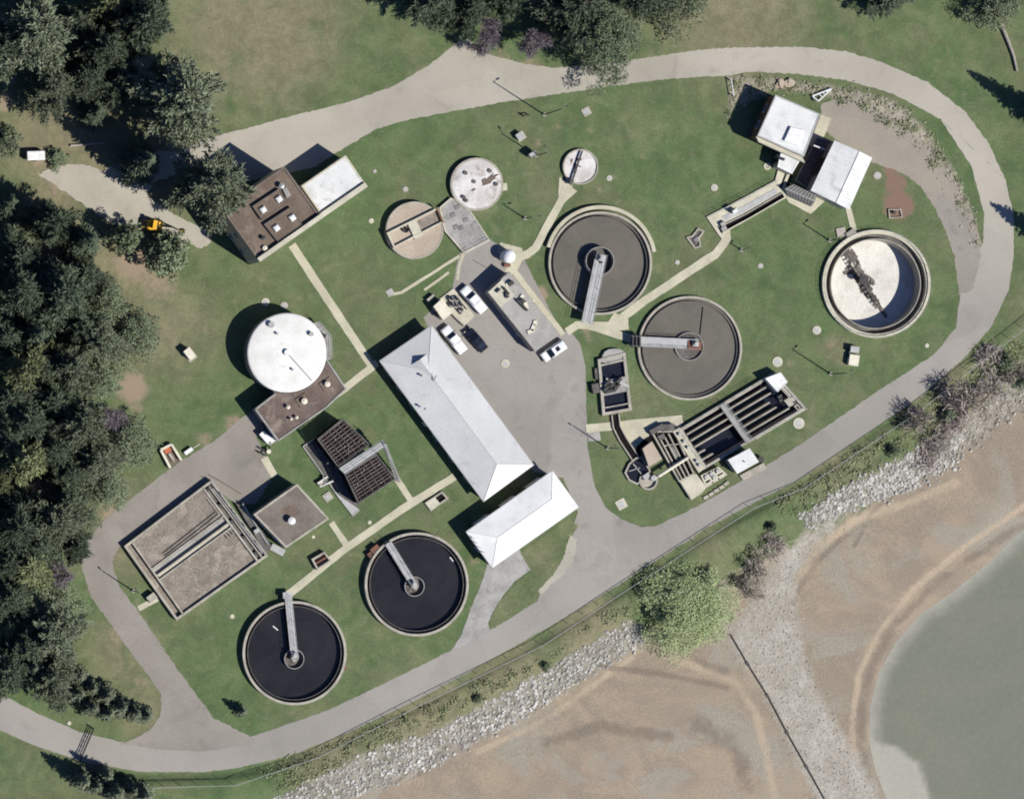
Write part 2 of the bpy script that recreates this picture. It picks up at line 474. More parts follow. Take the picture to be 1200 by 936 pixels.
def axis(lo, hi, step, far):
    a = list(np.arange(lo, hi + 1e-6, step)); s = step
    while a[-1] < far:
        s *= 1.35; a.append(a[-1] + s)
    s = step
    while a[0] > -far:
        s *= 1.35; a.insert(0, a[0] - s)
    return np.array(a)

PIT_C = P(1027, 332.5, .55); PIT_R = 59.2 * S
BASIN = PL([(797.3, 502.7), (906.7, 437), (944, 478.7), (824.5, 549.5)], .8)
def build_ground():
    xs = axis(-94, 94, .45, 2500); ys = axis(-76, 74, .45, 2500)
    X, Y = np.meshgrid(xs, ys)
    Z, d, sl = ground_z(X, Y)
    rs = np.random.RandomState(4)
    def blobs(lst):
        a = np.zeros(X.shape)
        for x, y, r, s in lst:
            c = P(x, y)
            a = np.maximum(a, s * np.exp(-((X - c[0]) ** 2 + (Y - c[1]) ** 2) / (2 * (r * S * .75) ** 2)))
        return a
    A = {'dry': blobs(DRY), 'dirt': blobs(DIRT), 'red': blobs(RED), 'shore': d,
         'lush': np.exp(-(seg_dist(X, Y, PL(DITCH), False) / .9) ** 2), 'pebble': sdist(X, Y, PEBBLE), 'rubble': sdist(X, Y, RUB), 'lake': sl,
         'riprap': np.maximum(np.maximum(sdist(X, Y, RIP1), sdist(X, Y, RIP2)), sdist(X, Y, RIP3))}
    for nm, lst in (('pale', PALE), ('wet', WET)):
        a = np.zeros(X.shape)
        for line, w in lst:
            a = np.maximum(a, np.exp(-(seg_dist(X, Y, PL(line, ZB), False) / w) ** 2))
        A[nm] = a
    ny, nx = X.shape
    V = np.stack([X, Y, Z], -1).reshape(-1, 3)
    idx = np.arange(nx * ny).reshape(ny, nx)
    F = np.stack([idx[:-1, :-1], idx[:-1, 1:], idx[1:, 1:], idx[1:, :-1]], -1).reshape(-1, 4)
    dc = d.reshape(-1)[F].mean(1)
    fx, fy = X.reshape(-1)[F].mean(1), Y.reshape(-1)[F].mean(1)
    hole = (np.hypot(fx - PIT_C[0], fy - PIT_C[1]) < PIT_R + .25) | (sdist(fx, fy, BASIN) > .30)
    for nm, sel in (('ground', (dc <= 10.2) & ~hole), ('beach', dc > 10.2)):
        f = F[sel]
        used = np.unique(f); remap = np.full(nx * ny, -1); remap[used] = np.arange(len(used))
        me = bpy.data.meshes.new(nm)
        v = V[used]
        me.vertices.add(len(v)); me.vertices.foreach_set('co', v.astype(np.float32).ravel())
        me.loops.add(len(f) * 4); me.loops.foreach_set('vertex_index', remap[f].astype(np.int32).ravel())
        me.polygons.add(len(f)); me.polygons.foreach_set('loop_start', np.arange(0, len(f) * 4, 4, dtype=np.int32))
        me.polygons.foreach_set('loop_total', np.full(len(f), 4, np.int32))
        me.update(calc_edges=True)
        for k, a in A.items():
            at = me.attributes.new(k, 'FLOAT', 'POINT')
            at.data.foreach_set('value', a.reshape(-1)[used].astype(np.float32))
        me.polygons.foreach_set('use_smooth', np.ones(len(f), bool))
        me.materials.append(M['ground'])
        o = bpy.data.objects.new(nm, me); col.objects.link(o)
        o['kind'] = 'structure'

def ground_material():
    g = G('ground')
    big = g.noise(.035, 5, .6); mid = g.noise(.16, 5, .65); sm = g.noise(.8, 5, .7); fine = g.noise(5.0, 3, .7)
    blot = g.noise(.45, 4, .6, dist=.8)
    c = g.mix(g.rng(mid, .3, .7), (.073, .113, .047), (.098, .136, .060))
    c = g.mix(g.rng(big, .4, .65), c, (.104, .126, .062))
    c = g.mix(g.rng(blot, .52, .72, 0, .55), c, (.140, .146, .083))
    c = g.mix(g.rng(g.noise(1.6, 3, .6), .62, .72, 0, .5), c, (.175, .168, .105))
    dsh = g.math('ADD', g.attr('lush'), g.math('MULTIPLY', g.math('SUBTRACT', sm, .5), .5))
    c = g.mix(g.rng(dsh, .3, .9, 0, .8), c, (.052, .075, .036))  # paints the ditch's shade into the turf as a darker green
    # dry turf
    nz = g.math('ADD', g.attr('dry'), g.math('MULTIPLY', g.math('SUBTRACT', mid, .5), .9))
    dryc = g.mix(g.rng(sm, .35, .65), (.165, .152, .092), (.20, .175, .112))
    c = g.mix(g.rng(nz, .08, .85, 0, .9), c, dryc)
    c = g.mix(g.rng(g.noise(.09, 5, .62, dist=.7), .52, .68, 0, .5), c, (.132, .136, .074))
    c = g.mix(g.rng(g.noise(.13, 5, .6, dist=.5), .55, .72, 0, .55), c, (.060, .103, .041))
    c = g.mix(g.rng(g.noise(.9, 5, .7, dist=.6), .56, .70, 0, .45), c, (.155, .155, .092))
    c = g.hsv(c, g.rng(g.noise(2.6, 4, .7), .25, .75, .84, 1.16))
    c = g.hsv(c, g.rng(g.noise(.28, 5, .65, dist=.8), .3, .7, .86, 1.14))
    c = g.mix(g.rng(g.noise(.55, 6, .72, dist=1.0), .60, .70, 0, .5), c, (.175, .168, .105))
    # bare earth
    nz = g.math('ADD', g.attr('dirt'), g.math('MULTIPLY', g.math('SUBTRACT', sm, .5), .8))
    c = g.mix(g.rng(nz, .3, .75, 0, .9), c, g.mix(g.rng(fine, .3, .7), (.30, .235, .17), (.235, .18, .128)))
    nz = g.math('ADD', g.attr('red'), g.math('MULTIPLY', g.math('SUBTRACT', sm, .5), .7))
    c = g.mix(g.rng(nz, .35, .65, 0, .95), c, g.mix(g.rng(fine, .3, .7), (.215, .14, .105), (.17, .11, .085)))
    # loose rubble beside the lane
    vor = g.voro(1.1, out='Color'); 
    rub = g.hsv(g.mix(g.rng(blot, .4, .6), (.30, .265, .215), (.22, .20, .15)), g.rng(vor, 0, 1, .55, 1.35, False))
    nz = g.math('ADD', g.attr('rubble'), g.math('MULTIPLY', g.math('SUBTRACT', sm, .5), 3.0))
    c = g.mix(g.rng(nz, -.3, .9, 0, .95), c, rub)
    # the shore
    sh = g.attr('shore')
    nz = g.math('ADD', sh, g.math('MULTIPLY', g.math('SUBTRACT', blot, .5), 7.0))
    nz = g.math('ADD', nz, g.math('MULTIPLY', g.math('SUBTRACT', sm, .5), 4.0))
    flow = g.noise(.07, 6, .62, dist=1.8)
    sand = g.mix(g.rng(flow, .34, .62), (.292, .232, .170), (.232, .193, .148))
    sand = g.mix(g.rng(g.noise(.04, 5, .6, dist=1.6), .51, .62, 0, .8), sand, (.262, .240, .195))
    sand = g.mix(g.rng(g.noise(.2, 5, .6, dist=2.0), .58, .72, 0, .5), sand, (.235, .19, .145))
    pl = g.math('ADD', g.attr('pale'), g.math('MULTIPLY', g.math('SUBTRACT', sm, .5), .7))
    pl = g.math('MULTIPLY', pl, g.rng(g.noise(.12, 4, .6), .3, .6, .55, 1.0))
    sand = g.mix(g.rng(pl, .3, .95, 0, .8), sand, (.365, .293, .212))
    wt = g.math('MULTIPLY', g.attr('wet'), g.rng(g.noise(.14, 4, .6), .35, .6, .65, 1.0))
    wt = g.math('ADD', wt, g.math('MULTIPLY', g.math('SUBTRACT', blot, .5), .9))
    sand = g.mix(g.rng(wt, .35, 1.0, 0, .75), sand, (.165, .135, .107))
    c = g.mix(g.rng(nz, 7.5, 10.5), c, g.hsv(sand, g.rng(fine, .25, .75, .9, 1.1)))
    # rocks and pebbles
    pv = g.voro(3.2, out='Color')
    peb = g.hsv(g.mix(g.rng(mid, .4, .6), (.345, .322, .28), (.295, .27, .228)), g.rng(pv, 0, 1, .78, 1.2, False))
    nz = g.math('ADD', g.attr('pebble'), g.math('MULTIPLY', g.math('SUBTRACT', sm, .5), 4.5))
    c = g.mix(g.rng(nz, -1.0, 1.4), c, peb)
    rv = g.voro(1.3, out='Color')
    rip = g.hsv((.20, .185, .16), g.rng(rv, 0, 1, .5, 1.5, False))
    nz = g.math('ADD', g.attr('riprap'), g.math('MULTIPLY', g.math('SUBTRACT', sm, .5), 3.0))
    c = g.mix(g.rng(nz, -.6, .6, 0, .8), c, rip)
    # wet rim under the water's edge
    c = g.hsv(c, g.rng(fine, .25, .75, .86, 1.14))
    hh = g.math('ADD', fine, g.math('MULTIPLY', sm, 1.5))
    g.bump(hh, .5, .08)
    M['ground'] = g.done(c, .95, 0, .15)
ground_material()
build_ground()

def lake():
    g = G('lake_water')
    n = g.noise(.03, 5, .6, dist=1.0)
    c = g.mix(g.rng(n, .35, .65), (.170, .172, .132), (.150, .156, .120))
    dl = g.attr('depth')
    c = g.mix(g.rng(dl, 6, 60), c, (.120, .130, .110))
    nz = g.math('ADD', dl, g.math('MULTIPLY', g.math('SUBTRACT', g.noise(.4, 4, .6), .5), 2.0))
    c = g.mix(g.rng(nz, .0, 4.0, .9, 0), c, (.31, .30, .255))
    sh = g.math('ADD', g.attr('shoal'), g.math('MULTIPLY', g.math('SUBTRACT', g.noise(.3, 4, .6), .5), 2.0))
    c = g.mix(g.rng(sh, -.5, 1.2, 0, .9), c, (.33, .315, .265))
    c = g.hsv(c, g.rng(g.noise(1.2, 4, .6), .2, .8, .94, 1.06))
    g.bump(g.noise(1.5, 3, .6), .1, .05)
    M['lake_water'] = g.done(c, .25, 0, .18)
    xs = axis(50, 100, .8, 2500); xs = xs[xs > 40]; ys = axis(-80, 0, .8, 2500)
    X, Y = np.meshgrid(xs, ys)
    sl = sdist(X, Y, LAKE)
    shoal = sdist(X, Y, PL([(1010, 840), (1025, 868), (1050, 872), (1078, 892), (1095, 936), (1110, 1000), (1050, 1010), (1015, 900)], ZB))
    ny, nx = X.shape
    idx = np.arange(nx * ny).reshape(ny, nx)
    F = np.stack([idx[:-1, :-1], idx[:-1, 1:], idx[1:, 1:], idx[1:, :-1]], -1).reshape(-1, 4)
    keep = sl.reshape(-1)[F].max(1) > -2.0
    mb = MB(); V = np.stack([X, Y, np.full(X.shape, -3.2)], -1).reshape(-1, 3)
    used = np.unique(F[keep]); remap = np.full(nx * ny, -1); remap[used] = np.arange(len(used))
    mb.v = [tuple(map(float, v)) for v in V[used]]; mb.f = [tuple(map(int, remap[f])) for f in F[keep]]
    o = struct('water', mb, 'lake_water')
    for k, a in (('depth', sl), ('shoal', shoal)):
        at = o.data.attributes.new(k, 'FLOAT', 'POINT')
        at.data.foreach_set('value', a.reshape(-1)[used].astype(np.float32))
lake()

# ------------------------------------------------------------------ roads, yard and footpaths
ROAD_UP = [(-60, 780), (0, 812), (45, 836), (93, 857), (147, 870), (187, 873), (240, 871), (294, 863), (384, 832), (455, 798), (526, 763), (580, 735), (634, 701), (700, 665), (765, 618), (813, 595), (861, 568), (940, 519), (1023, 462), (1095, 415), (1120, 384), (1126, 340),
           (1138, 310), (1152, 285), (1153, 250), (1138, 194), (1102, 140), (1047, 110), (991, 94), (935, 87), (880, 84), (860, 88), (780, 93), (709, 102), (594, 119), (475, 141), (440, 152), (399, 176), (370, 195), (320, 207), (280, 214), (240, 204), (205, 196)]
ROAD_DN = [(208, 178), (240, 163), (290, 150), (342, 136), (400, 122), (457, 103), (500, 78), (540, 47), (550, 45), (566, 62), (610, 74), (650, 80), (700, 76), (765, 67), (815, 59), (860, 56), (935, 55), (991, 60), (1041, 76), (1088, 97), (1130, 130), (1158, 167), (1178, 210), (1188, 252), (1188, 300), (1182, 340), (1162, 382), (1134, 415), (1079, 465), (1009, 512), (938, 561), (880, 591), (829, 618), (720, 688), (656, 727), (560, 781), (488, 820), (405, 859), (342, 884), (280, 899), (240, 904), (165, 904), (93, 891), (40, 873), (0, 855), (-60, 830)]
i_dn = ROAD_DN.index((991, 60))
sheet('perimeter_road', PL(ROAD_UP[:27] + ROAD_DN[i_dn + 5:]), .020, 'loop_road', .10)
sheet('gravel_track', PL(ROAD_UP[26:] + ROAD_DN[:i_dn + 6]), .015, 'loop_road', .14)
sheet('yard', PL([(537, 299), (545, 290), (575, 282), (612, 300), (657, 388), (668, 388), (680, 403), (686, 430), (688, 520), (697, 570), (710, 595), (728, 608), (750, 617), (772, 616), (820, 600), (813, 630), (720, 680), (650, 722), (610, 742), (632, 698), (652, 668), (668, 630), (677, 600), (660, 560), (625, 552), (560, 470), (505, 390), (496, 372), (530, 340)]), .026, 'asphalt', .08)
sheet('driveway', PL([(575, 655), (606, 640), (623, 667), (604, 680), (589, 698), (578, 716), (572, 729), (575, 742), (528, 763), (540, 745), (552, 712), (564, 684), (570, 664)]), .024, 'grey_concrete', .08)
sheet('service_drive', PL([(283, 489), (300, 480), (312, 500), (300, 512), (312, 532), (322, 556), (300, 590), (275, 590), (248, 568), (140, 640), (131, 658), (140, 687), (162, 716), (213, 791), (251, 841), (300, 866), (294, 872), (240, 880), (187, 878), (140, 871), (160, 864), (178, 853), (188, 838), (189, 812), (171, 788), (150, 760), (107, 699), (95, 663), (94, 643), (111, 622), (128, 603), (158, 581), (199, 549), (214, 539), (257, 512)]), .024, 'old_asphalt', .16)
sheet('gravel_drive', PL([(44, 205), (60, 196), (95, 192), (122, 200), (150, 184), (190, 176), (212, 178), (215, 200), (180, 214), (172, 228), (192, 244), (216, 258), (246, 270), (248, 284), (236, 292), (214, 282), (196, 274), (165, 268), (130, 262), (104, 244), (66, 218)]), .018, 'gravel_road', .25)
sheet('lane_paving', PL([(1120, 306), (1108, 268), (1092, 238), (1106, 226), (1126, 246), (1144, 280), (1150, 300), (1140, 340), (1124, 345)]), .0225, 'old_asphalt', .25)
sheet('dirt_lane', PL([(962, 122), (985, 114), (1010, 122), (1052, 142), (1090, 174), (1118, 212), (1140, 252), (1150, 285), (1148, 310), (1135, 345), (1124, 345), (1119, 300), (1100, 250), (1076, 216), (1056, 202), (1022, 190), (985, 168), (962, 150)]), .018, 'dirt_lane', .18)

paths = [([(342, 287), (390, 360), (437, 431)], 1.45), ([(442, 425), (404, 455), (380, 471)], 1.3), ([(533, 558), (470, 597), (400, 646), (336, 698)], 1.35), ([(464, 560), (484, 590)], 1.1), ([(388, 612), (409, 643)], 1.1),
         ([(668, 212), (655, 240), (643, 262), (628, 290), (618, 298), (604, 302)], 1.4), ([(603, 318), (630, 354), (660, 392)], 1.0), ([(664, 389), (676, 381), (690, 381), (742, 398)], 1.4), ([(690, 382), (716, 382), (756, 352), (800, 323), (838, 298), (852, 280), (850, 268)], 1.5),
         ([(687, 502), (730, 498), (800, 491)], 1.5), ([(994, 244), (1001, 270)], 1.0), ([(162, 713), (186, 700)], 1.0), ([(309, 536), (322, 558)], 1.3), ([(543, 297), (538, 312), (536, 328)], .5), ([(458, 345), (470, 343), (538, 300)], .5), ([(497, 340), (526, 319)], .45)]
for i, (ln, w) in enumerate(paths):
    mb = MB(); mb.prism(jitter(ribbon(ln, w), 1.5, .05), 0, .06 + .004 * (i % 6))
    struct('footpath', mb, 'path')
sheet('concrete_apron', PL([(720, 366), (736, 374), (737, 386), (722, 388), (708, 384)]), .05, 'path', .08)
sheet('concrete_apron', PL([(728, 497), (800, 490), (796, 506), (766, 512), (752, 522), (742, 532), (733, 515)]), .05, 'path', .08)
sheet('concrete_apron', PL([(688, 505), (702, 503), (704, 516), (689, 517)]), .048, 'grey_concrete', .06)
sheet('concrete_apron', PL([(655.6, 206.7), (676, 224.6), (661, 238), (654, 232)]), .05, 'path', .06)
sheet('concrete_apron', PL([(586, 284), (612, 291), (612, 306), (603, 322), (592, 318), (598, 308), (582, 296)]), .05, 'path', .06)
sheet('concrete_apron', PL([(962, 134), (974, 139), (966, 160), (950, 172), (946, 166)]), .05, 'path', .06)
lawn = sheet('lawn', PL([(610, 648), (655, 614), (668, 606), (677, 617), (668, 632), (662, 656), (643, 683), (631, 694), (632, 701), (578, 735), (573, 729), (580, 714), (590, 699), (604, 682), (622, 667)]), .034, 'ground', .15)
for k, v in (('dry', .35), ('dirt', 0), ('red', 0), ('lush', 0), ('shore', -20), ('pebble', -20), ('rubble', -20), ('riprap', -20), ('pale', 0), ('wet', 0)):
    lawn.data.attributes.new(k, 'FLOAT', 'POINT').data.foreach_set('value', [float(v)] * len(lawn.data.vertices))
sheet('gravel_patch', PL([(668, 626), (676, 632), (674, 650), (662, 672), (640, 690), (633, 697), (631, 692), (646, 676), (660, 655)]), .040, 'gravel_road', .2)
# ------------------------------------------------------------------ small building helpers
def lerp(a, b, t):
    return tuple(a[i] + (b[i] - a[i]) * t for i in range(len(a)))
def Q(c, u, v):
    """point inside a four-cornered outline, u along the first side, v across"""
    return lerp(lerp(c[0], c[1], u), lerp(c[3], c[2], u), v)
def qpoly(c, u0, u1, v0, v1):
    return [Q(c, u0, v0), Q(c, u1, v0), Q(c, u1, v1), Q(c, u0, v1)]
def cen(poly):
    return (sum(p[0] for p in poly) / len(poly), sum(p[1] for p in poly) / len(poly))

def panel_on(t, poly, i, f, z0, w, h, kind, frame='white_metal', pane='glass'):
    """a window or a door on wall i of an outline, f along the wall"""
    a, b = poly[i], poly[(i + 1) % len(poly)]
    l = hypot(b[0] - a[0], b[1] - a[1]); ux, uy = (b[0] - a[0]) / l, (b[1] - a[1]) / l
    nx, ny = uy, -ux
    c0 = cen(poly)
    if (a[0] - c0[0]) * nx + (a[1] - c0[1]) * ny < 0: nx, ny = -nx, -ny
    m = (a[0] + ux * l * f, a[1] + uy * l * f)
    def bx(mb, cx, ww, za, zb, d0, d1):
        p = lambda s_, d: (m[0] + ux * (cx + s_) + nx * d, m[1] + uy * (cx + s_) + ny * d)
        mb.prism([p(-ww / 2, d0), p(ww / 2, d0), p(ww / 2, d1), p(-ww / 2, d1)], za, zb)
    if kind == 'window':
        mb = MB()
        bx(mb, 0, w, z0, z0 + .08, .003, .08); bx(mb, 0, w, z0 + h - .08, z0 + h, .003, .08)
        bx(mb, -w / 2 + .04, .08, z0 + .08, z0 + h - .08, .003, .08); bx(mb, w / 2 - .04, .08, z0 + .08, z0 + h - .08, .003, .08)
        fo = t.part('window', mb, frame)
        mb = MB(); bx(mb, 0, w - .16, z0 + .08, z0 + h - .08, .003, .03); t.part('pane', mb, pane, fo)
    else:
        mb = MB(); bx(mb, 0, w, z0, z0 + h, .003, .06); d = t.part('door', mb, frame)
        mb = MB(); bx(mb, w * .36, .08, z0 + h * .45, z0 + h * .5, .062, .12); t.part('handle', mb, 'dark_metal', d)

def flat_house(t, poly, h, wall, roof, coping, par=.45, pt=.3, base=0.0):
    t.part('wall', MB().prism(inset(poly, .03), base, h - .12), wall)
    t.part('roof', MB().prism(inset(poly, pt * .5), h - .12, h), roof)
    if par: t.part('parapet', MB().rim(poly, pt, h - .125, h + par), coping)
    else: t.part('roof_edge', MB().rim(poly, pt, h - .2, h + .05), coping)

def rail(t, pts, z, h=1.05, mat='galvanised', name='handrail', parent=None, r=.03, step=2.0, close=False):
    mb = MB()
    if close: pts = list(pts) + [pts[0]]
    for i in range(len(pts) - 1):
        a, b = pts[i], pts[i + 1]; l = hypot(b[0] - a[0], b[1] - a[1]); n = max(1, int(l / step))
        for zz in (z + h, z + h * .5):
            mb.tube([(a[0], a[1], zz), (b[0], b[1], zz)], r, 5)
        for k in range(n + 1):
            p = lerp(a, b, k / n); mb.tube([(p[0], p[1], z), (p[0], p[1], z + h)], r, 5)
    return t.part(name, mb, mat, parent)

def vent(t, p, z, r, h, mat='white_metal', name='roof_vent'):
    mb = MB().cyl(p, r * .6, z, z + h * .7, 12); v = t.part(name, mb, mat)
    t.part('cowl', MB().cyl(p, r, z + h * .7, z + h * .85, 14).cyl(p, r, z + h * .85, z + h, 14, r * .3), mat, v)

def sky_light(t, p, z, s, ang, h=.35, parent=None):
    o = t.part('skylight', MB().box(p, s, s, ang, z, z + h), 'galvanised', parent)
    t.part('dome', MB().prism([(p[0] + s * .45 * a, p[1] + s * .45 * b) for a, b in rot4(ang)], z + h, z + h + .12, [(p[0] + s * .3 * a, p[1] + s * .3 * b) for a, b in rot4(ang)]), 'white_metal', o)
def rot4(ang):
    return [(cos(ang) * a - sin(ang) * b, sin(ang) * a + cos(ang) * b) for a, b in ((-1, -1), (1, -1), (1, 1), (-1, 1))]

def ang_of(a, b):
    return atan2(b[1] - a[1], b[0] - a[0])

# ------------------------------------------------------------------ brown control building with the white wing, north-west
H1 = 9.6
c1 = PL([(333, 195), (374, 252), (301, 303), (260, 246)], H1)
t = T('control_building', 'tall building with a brown flat roof, four skylights and two raised panels', 'building', at=cen(c1))
flat_house(t, c1, H1, 'buff_wall', 'brown_ballast', 'grey_ballast', .2, .3)
an = ang_of(c1[1], c1[2])
sx, sy = .78 * .35, -.62 * .35
t.part('ledge', MB().bar((lerp(c1[1], c1[2], -.01)[0] + sx, lerp(c1[1], c1[2], -.01)[1] + sy), (lerp(c1[1], c1[2], 1.01)[0] + sx, lerp(c1[1], c1[2], 1.01)[1] + sy), .8, 0, H1 + .8), 'pale_concrete')
for q in ([(295.6, 241.7), (327, 221), (338, 237), (306.5, 258)], [(309, 263), (340.5, 242.5), (354, 263), (325, 283)]):
    pp = PL(q, H1 + .6)
    b = t.part('raised_roof', MB().prism(pp, H1, H1 + .6), 'brown_ballast')
    t.part('edge', MB().rim(pp, .12, H1 + .3, H1 + .66), 'dark_concrete', b)
for p in ((327, 233.5), (308.4, 246), (342.6, 255.4), (324, 267.4)):
    sky_light(t, P(*p, H1 + .7), H1 + .6, 1.05, an)
vent(t, P(330, 218, H1 + .6), H1, .5, 1.0, 'galvanised'); vent(t, P(308, 279, H1), H1, .4, .7, 'dark_metal'); vent(t, P(310, 291, H1), H1, .45, .5, 'cream_metal')
t.part('roof_duct', MB().bar(P(333, 221, H1), P(338, 231, H1), .8, H1, H1 + .5), 'grey_concrete')
for i, fs in ((2, (.2, .5, .8)), (1, (.15, .35, .55, .75))):
    for f in fs:
        for z in (1.2, 5.4): panel_on(t, c1, i, f, z, 1.3, 1.5, 'window')
panel_on(t, c1, 1, .9, .05, 1.1, 2.1, 'door', 'dark_metal')
H2 = 4.9
c2 = PL([(405, 182), (427, 214), (375, 250), (353, 218)], H2)
t = T('building_wing', 'low wing with a clean white membrane roof and pale kerb joined to the brown-roofed building', 'building', at=cen(c2))
flat_house(t, c2, H2, 'buff_wall', 'white_roof', 'pale_concrete', 0)
pq = PL([(431, 215), (433, 221), (376, 259), (373, 251.5)], H2)
t.part('parapet', MB().prism([Q(c2, 1, 0), Q(c2, 1, 1), (Q(c2, 1, 1)[0] + .5, Q(c2, 1, 1)[1] - .75), (Q(c2, 1, 0)[0] + .5, Q(c2, 1, 0)[1] - .75)], 0, H2 + .5), 'pale_concrete')
for f in (.25, .6): panel_on(t, c2, 3, f, .05, 1.1, 2.1, 'door', 'dark_metal')

# ------------------------------------------------------------------ north-east filter building, its white shed and flume
H3 = 4.8
c3 = PL([(908.7, 111.3), (961, 133.7), (941.8, 184), (887.3, 159.4)], H3)
t = T('filter_building', 'square building with a pale grey roof and a white roof hatch below the rubble slope', 'building', at=cen(c3))
flat_house(t, c3, H3, 'brick', 'white_roof', 'galvanised', .06, .25)
t.part('roof_hatch', MB().prism(PL([(926.8, 148.7), (942.9, 153), (935.4, 171), (919.4, 164.7)], H3 + .5), H3, H3 + .5), 'white_metal')
t.part('gutter', MB().bar(c3[1], c3[2], .35, H3 - .3, H3 - .05), 'dark_metal')
t.part('eave_ledge', MB().prism([c3[2], c3[3], (c3[3][0] + .45, c3[3][1] - 1.0), (c3[2][0] + .45, c3[2][1] - 1.0)], H3 - 1.2, H3 - .6), 'pale_concrete')
for f in (.3, .7): panel_on(t, c3, 3, f, 1.6, 1.6, 1.2, 'window')
panel_on(t, c3, 1, .5, .05, 2.4, 2.8, 'door', 'dark_metal')
H4 = 2.9
c4 = PL([(915, 179.7), (938.6, 186), (928, 204), (911, 195.6)], H4)
t = T('building_annex', 'small white-roofed annex between the square grey-roofed building and the open flume', 'building', at=cen(c4))
flat_house(t, c4, H4, 'buff_wall', 'white_roof', 'white_metal', 0)
vent(t, P(917, 187, H4), H4, .3, .5, 'dark_metal')
panel_on(t, c4, 3, .5, .05, .9, 2.0, 'door', 'dark_metal')

def gable(t, c, he, hr, v, mat, wall, ribs=0, over=.0):
    """c: eave corners, ridge parallel to side 0-1 at fraction v across"""
    t.part('wall', MB().prism(inset(c, .25), 0, he - .05), wall)
    r0, r1 = Q(c, 0, v), Q(c, 1, v)
    mb = MB()
    vs = [(*c[0], he), (*c[1], he), (*r1, hr), (*r0, hr), (*c[3], he), (*c[2], he)]
    vs += [(x, y, z - .12) for x, y, z in vs]
    mb.add(vs, [(0, 1, 2, 3), (3, 2, 5, 4), (6, 9, 8, 7), (9, 10, 11, 8), (0, 6, 7, 1), (4, 5, 11, 10), (0, 3, 9, 6), (3, 4, 10, 9), (1, 7, 8, 2), (2, 8, 11, 5)])
    ro = t.part('roof', mb, mat)
    if ribs:
        mb = MB()
        for k in range(1, ribs):
            u = k / ribs
            for a, b in ((Q(c, u, 0), Q(c, u, v)), (Q(c, u, 1), Q(c, u, v))):
                mb.tube([(*a, he + .015), (*b, hr + .015)], .022, 4)
        t.part('standing_seam', mb, mat, ro)
    mb = MB().tube([(*r0, hr + .03), (*r1, hr + .03)], .09, 6); t.part('ridge_cap', mb, mat, ro)
    for a, b in ((c[0], r0), (r0, c[3]), (c[1], r1), (r1, c[2])): pass
    g = MB(); ic = inset(c, .25) if area(c) > 0 else inset(c, .25)
    g.add([(*lerp(c[0], c[3], .03), he - .06), (*lerp(c[0], c[3], .97), he - .06), (*lerp(r0, r1, .004), hr - .13)], [(0, 1, 2)])
    t.part('gable_end', g, wall); g = MB()
    g.add([(*lerp(c[1], c[2], .03), he - .06), (*lerp(c[1], c[2], .97), he - .06), (*lerp(r1, r0, .004), hr - .13)], [(0, 1, 2)])
    t.part('gable_end', g, wall)

H5 = 4.0
c5 = PL([(950, 223.5), (978, 164.7), (1022, 185), (995, 246)], H5)
t = T('metal_shed', 'white gabled metal shed with an open shaded bay next to the square grey-roofed building', 'shed', at=cen(c5))
gable(t, c5, H5, H5 + .42, .64, 'white_roof', 'galvanised', 12)
panel_on(t, c5, 0, .5, .05, 3.2, 3.0, 'door', 'dark_metal')
bay = PL([(931, 212), (957, 160), (975, 166), (949, 223)])
b = T('bay_slab', 'bay slab coloured dark for the shed shadow between the square building and the white shed', 'loading bay', at=cen(bay))
b.part('slab', MB().prism(bay, 0, .09), 'dark_concrete')  # dark concrete puts the shed's cast shade into the slab colour
b.part('kerb', MB().rim(bay, .18, .09, .2), 'concrete')
a, e = P(953, 170.5, 2.2), P(966, 175.5, 2.2)
pg = T('pipe_rack', 'pale pipe crossing the shaded loading bay on posts', 'pipe', at=a)
pg.part('pipe', MB().tube([(*a, 2.4), (*e, 2.4)], .13, 8), 'white_metal')
for q in (a, e): pg.part('post', MB().tube([(*q, 0), (*q, 2.3)], .06, 6), 'galvanised')

# hipped grey cover
t = T('flume_cover', 'grey ribbed lean-to cover with two sloping faces at the head of the open flume', 'cover', (936, 228))
hc = 1.6
A_, B_, C_, D_ = PL([(920, 221), (930, 216), (957, 229), (955, 236)], hc)
E_, F_ = P(951, 242, .6), P(924, 230, .6)
t.part('upper_face', MB().prism([A_, B_, C_, D_], 0, hc, None), 'grating')
mb = MB().add([(*A_, hc), (*D_, hc), (*E_, .6), (*F_, .6), (*A_, 0), (*D_, 0), (*E_, 0), (*F_, 0)], [(0, 1, 2, 3), (3, 2, 6, 7), (0, 3, 7, 4), (1, 5, 6, 2)])
t.part('lower_face', mb, 'grating')
mb = MB()
for k in range(1, 9):
    a, b2 = lerp(A_, D_, k / 9), lerp(F_, E_, k / 9); mb.tube([(*a, hc + .02), (*b2, .64)], .05, 4)
    a, b2 = lerp(A_, D_, k / 9), lerp(B_, C_, k / 9); mb.tube([(*a, hc + .02), (*b2, hc + .02)], .05, 4)
t.part('rib', mb, 'dark_metal')
t.part('trim', MB().tube([(*A_, hc + .05), (*D_, hc + .05)], .09, 6), 'galvanised')
sheet('concrete_apron', PL([(917, 224), (921, 230), (924, 237), (950, 251), (966, 236), (958, 228), (950, 223)]), .05, 'path', .05)

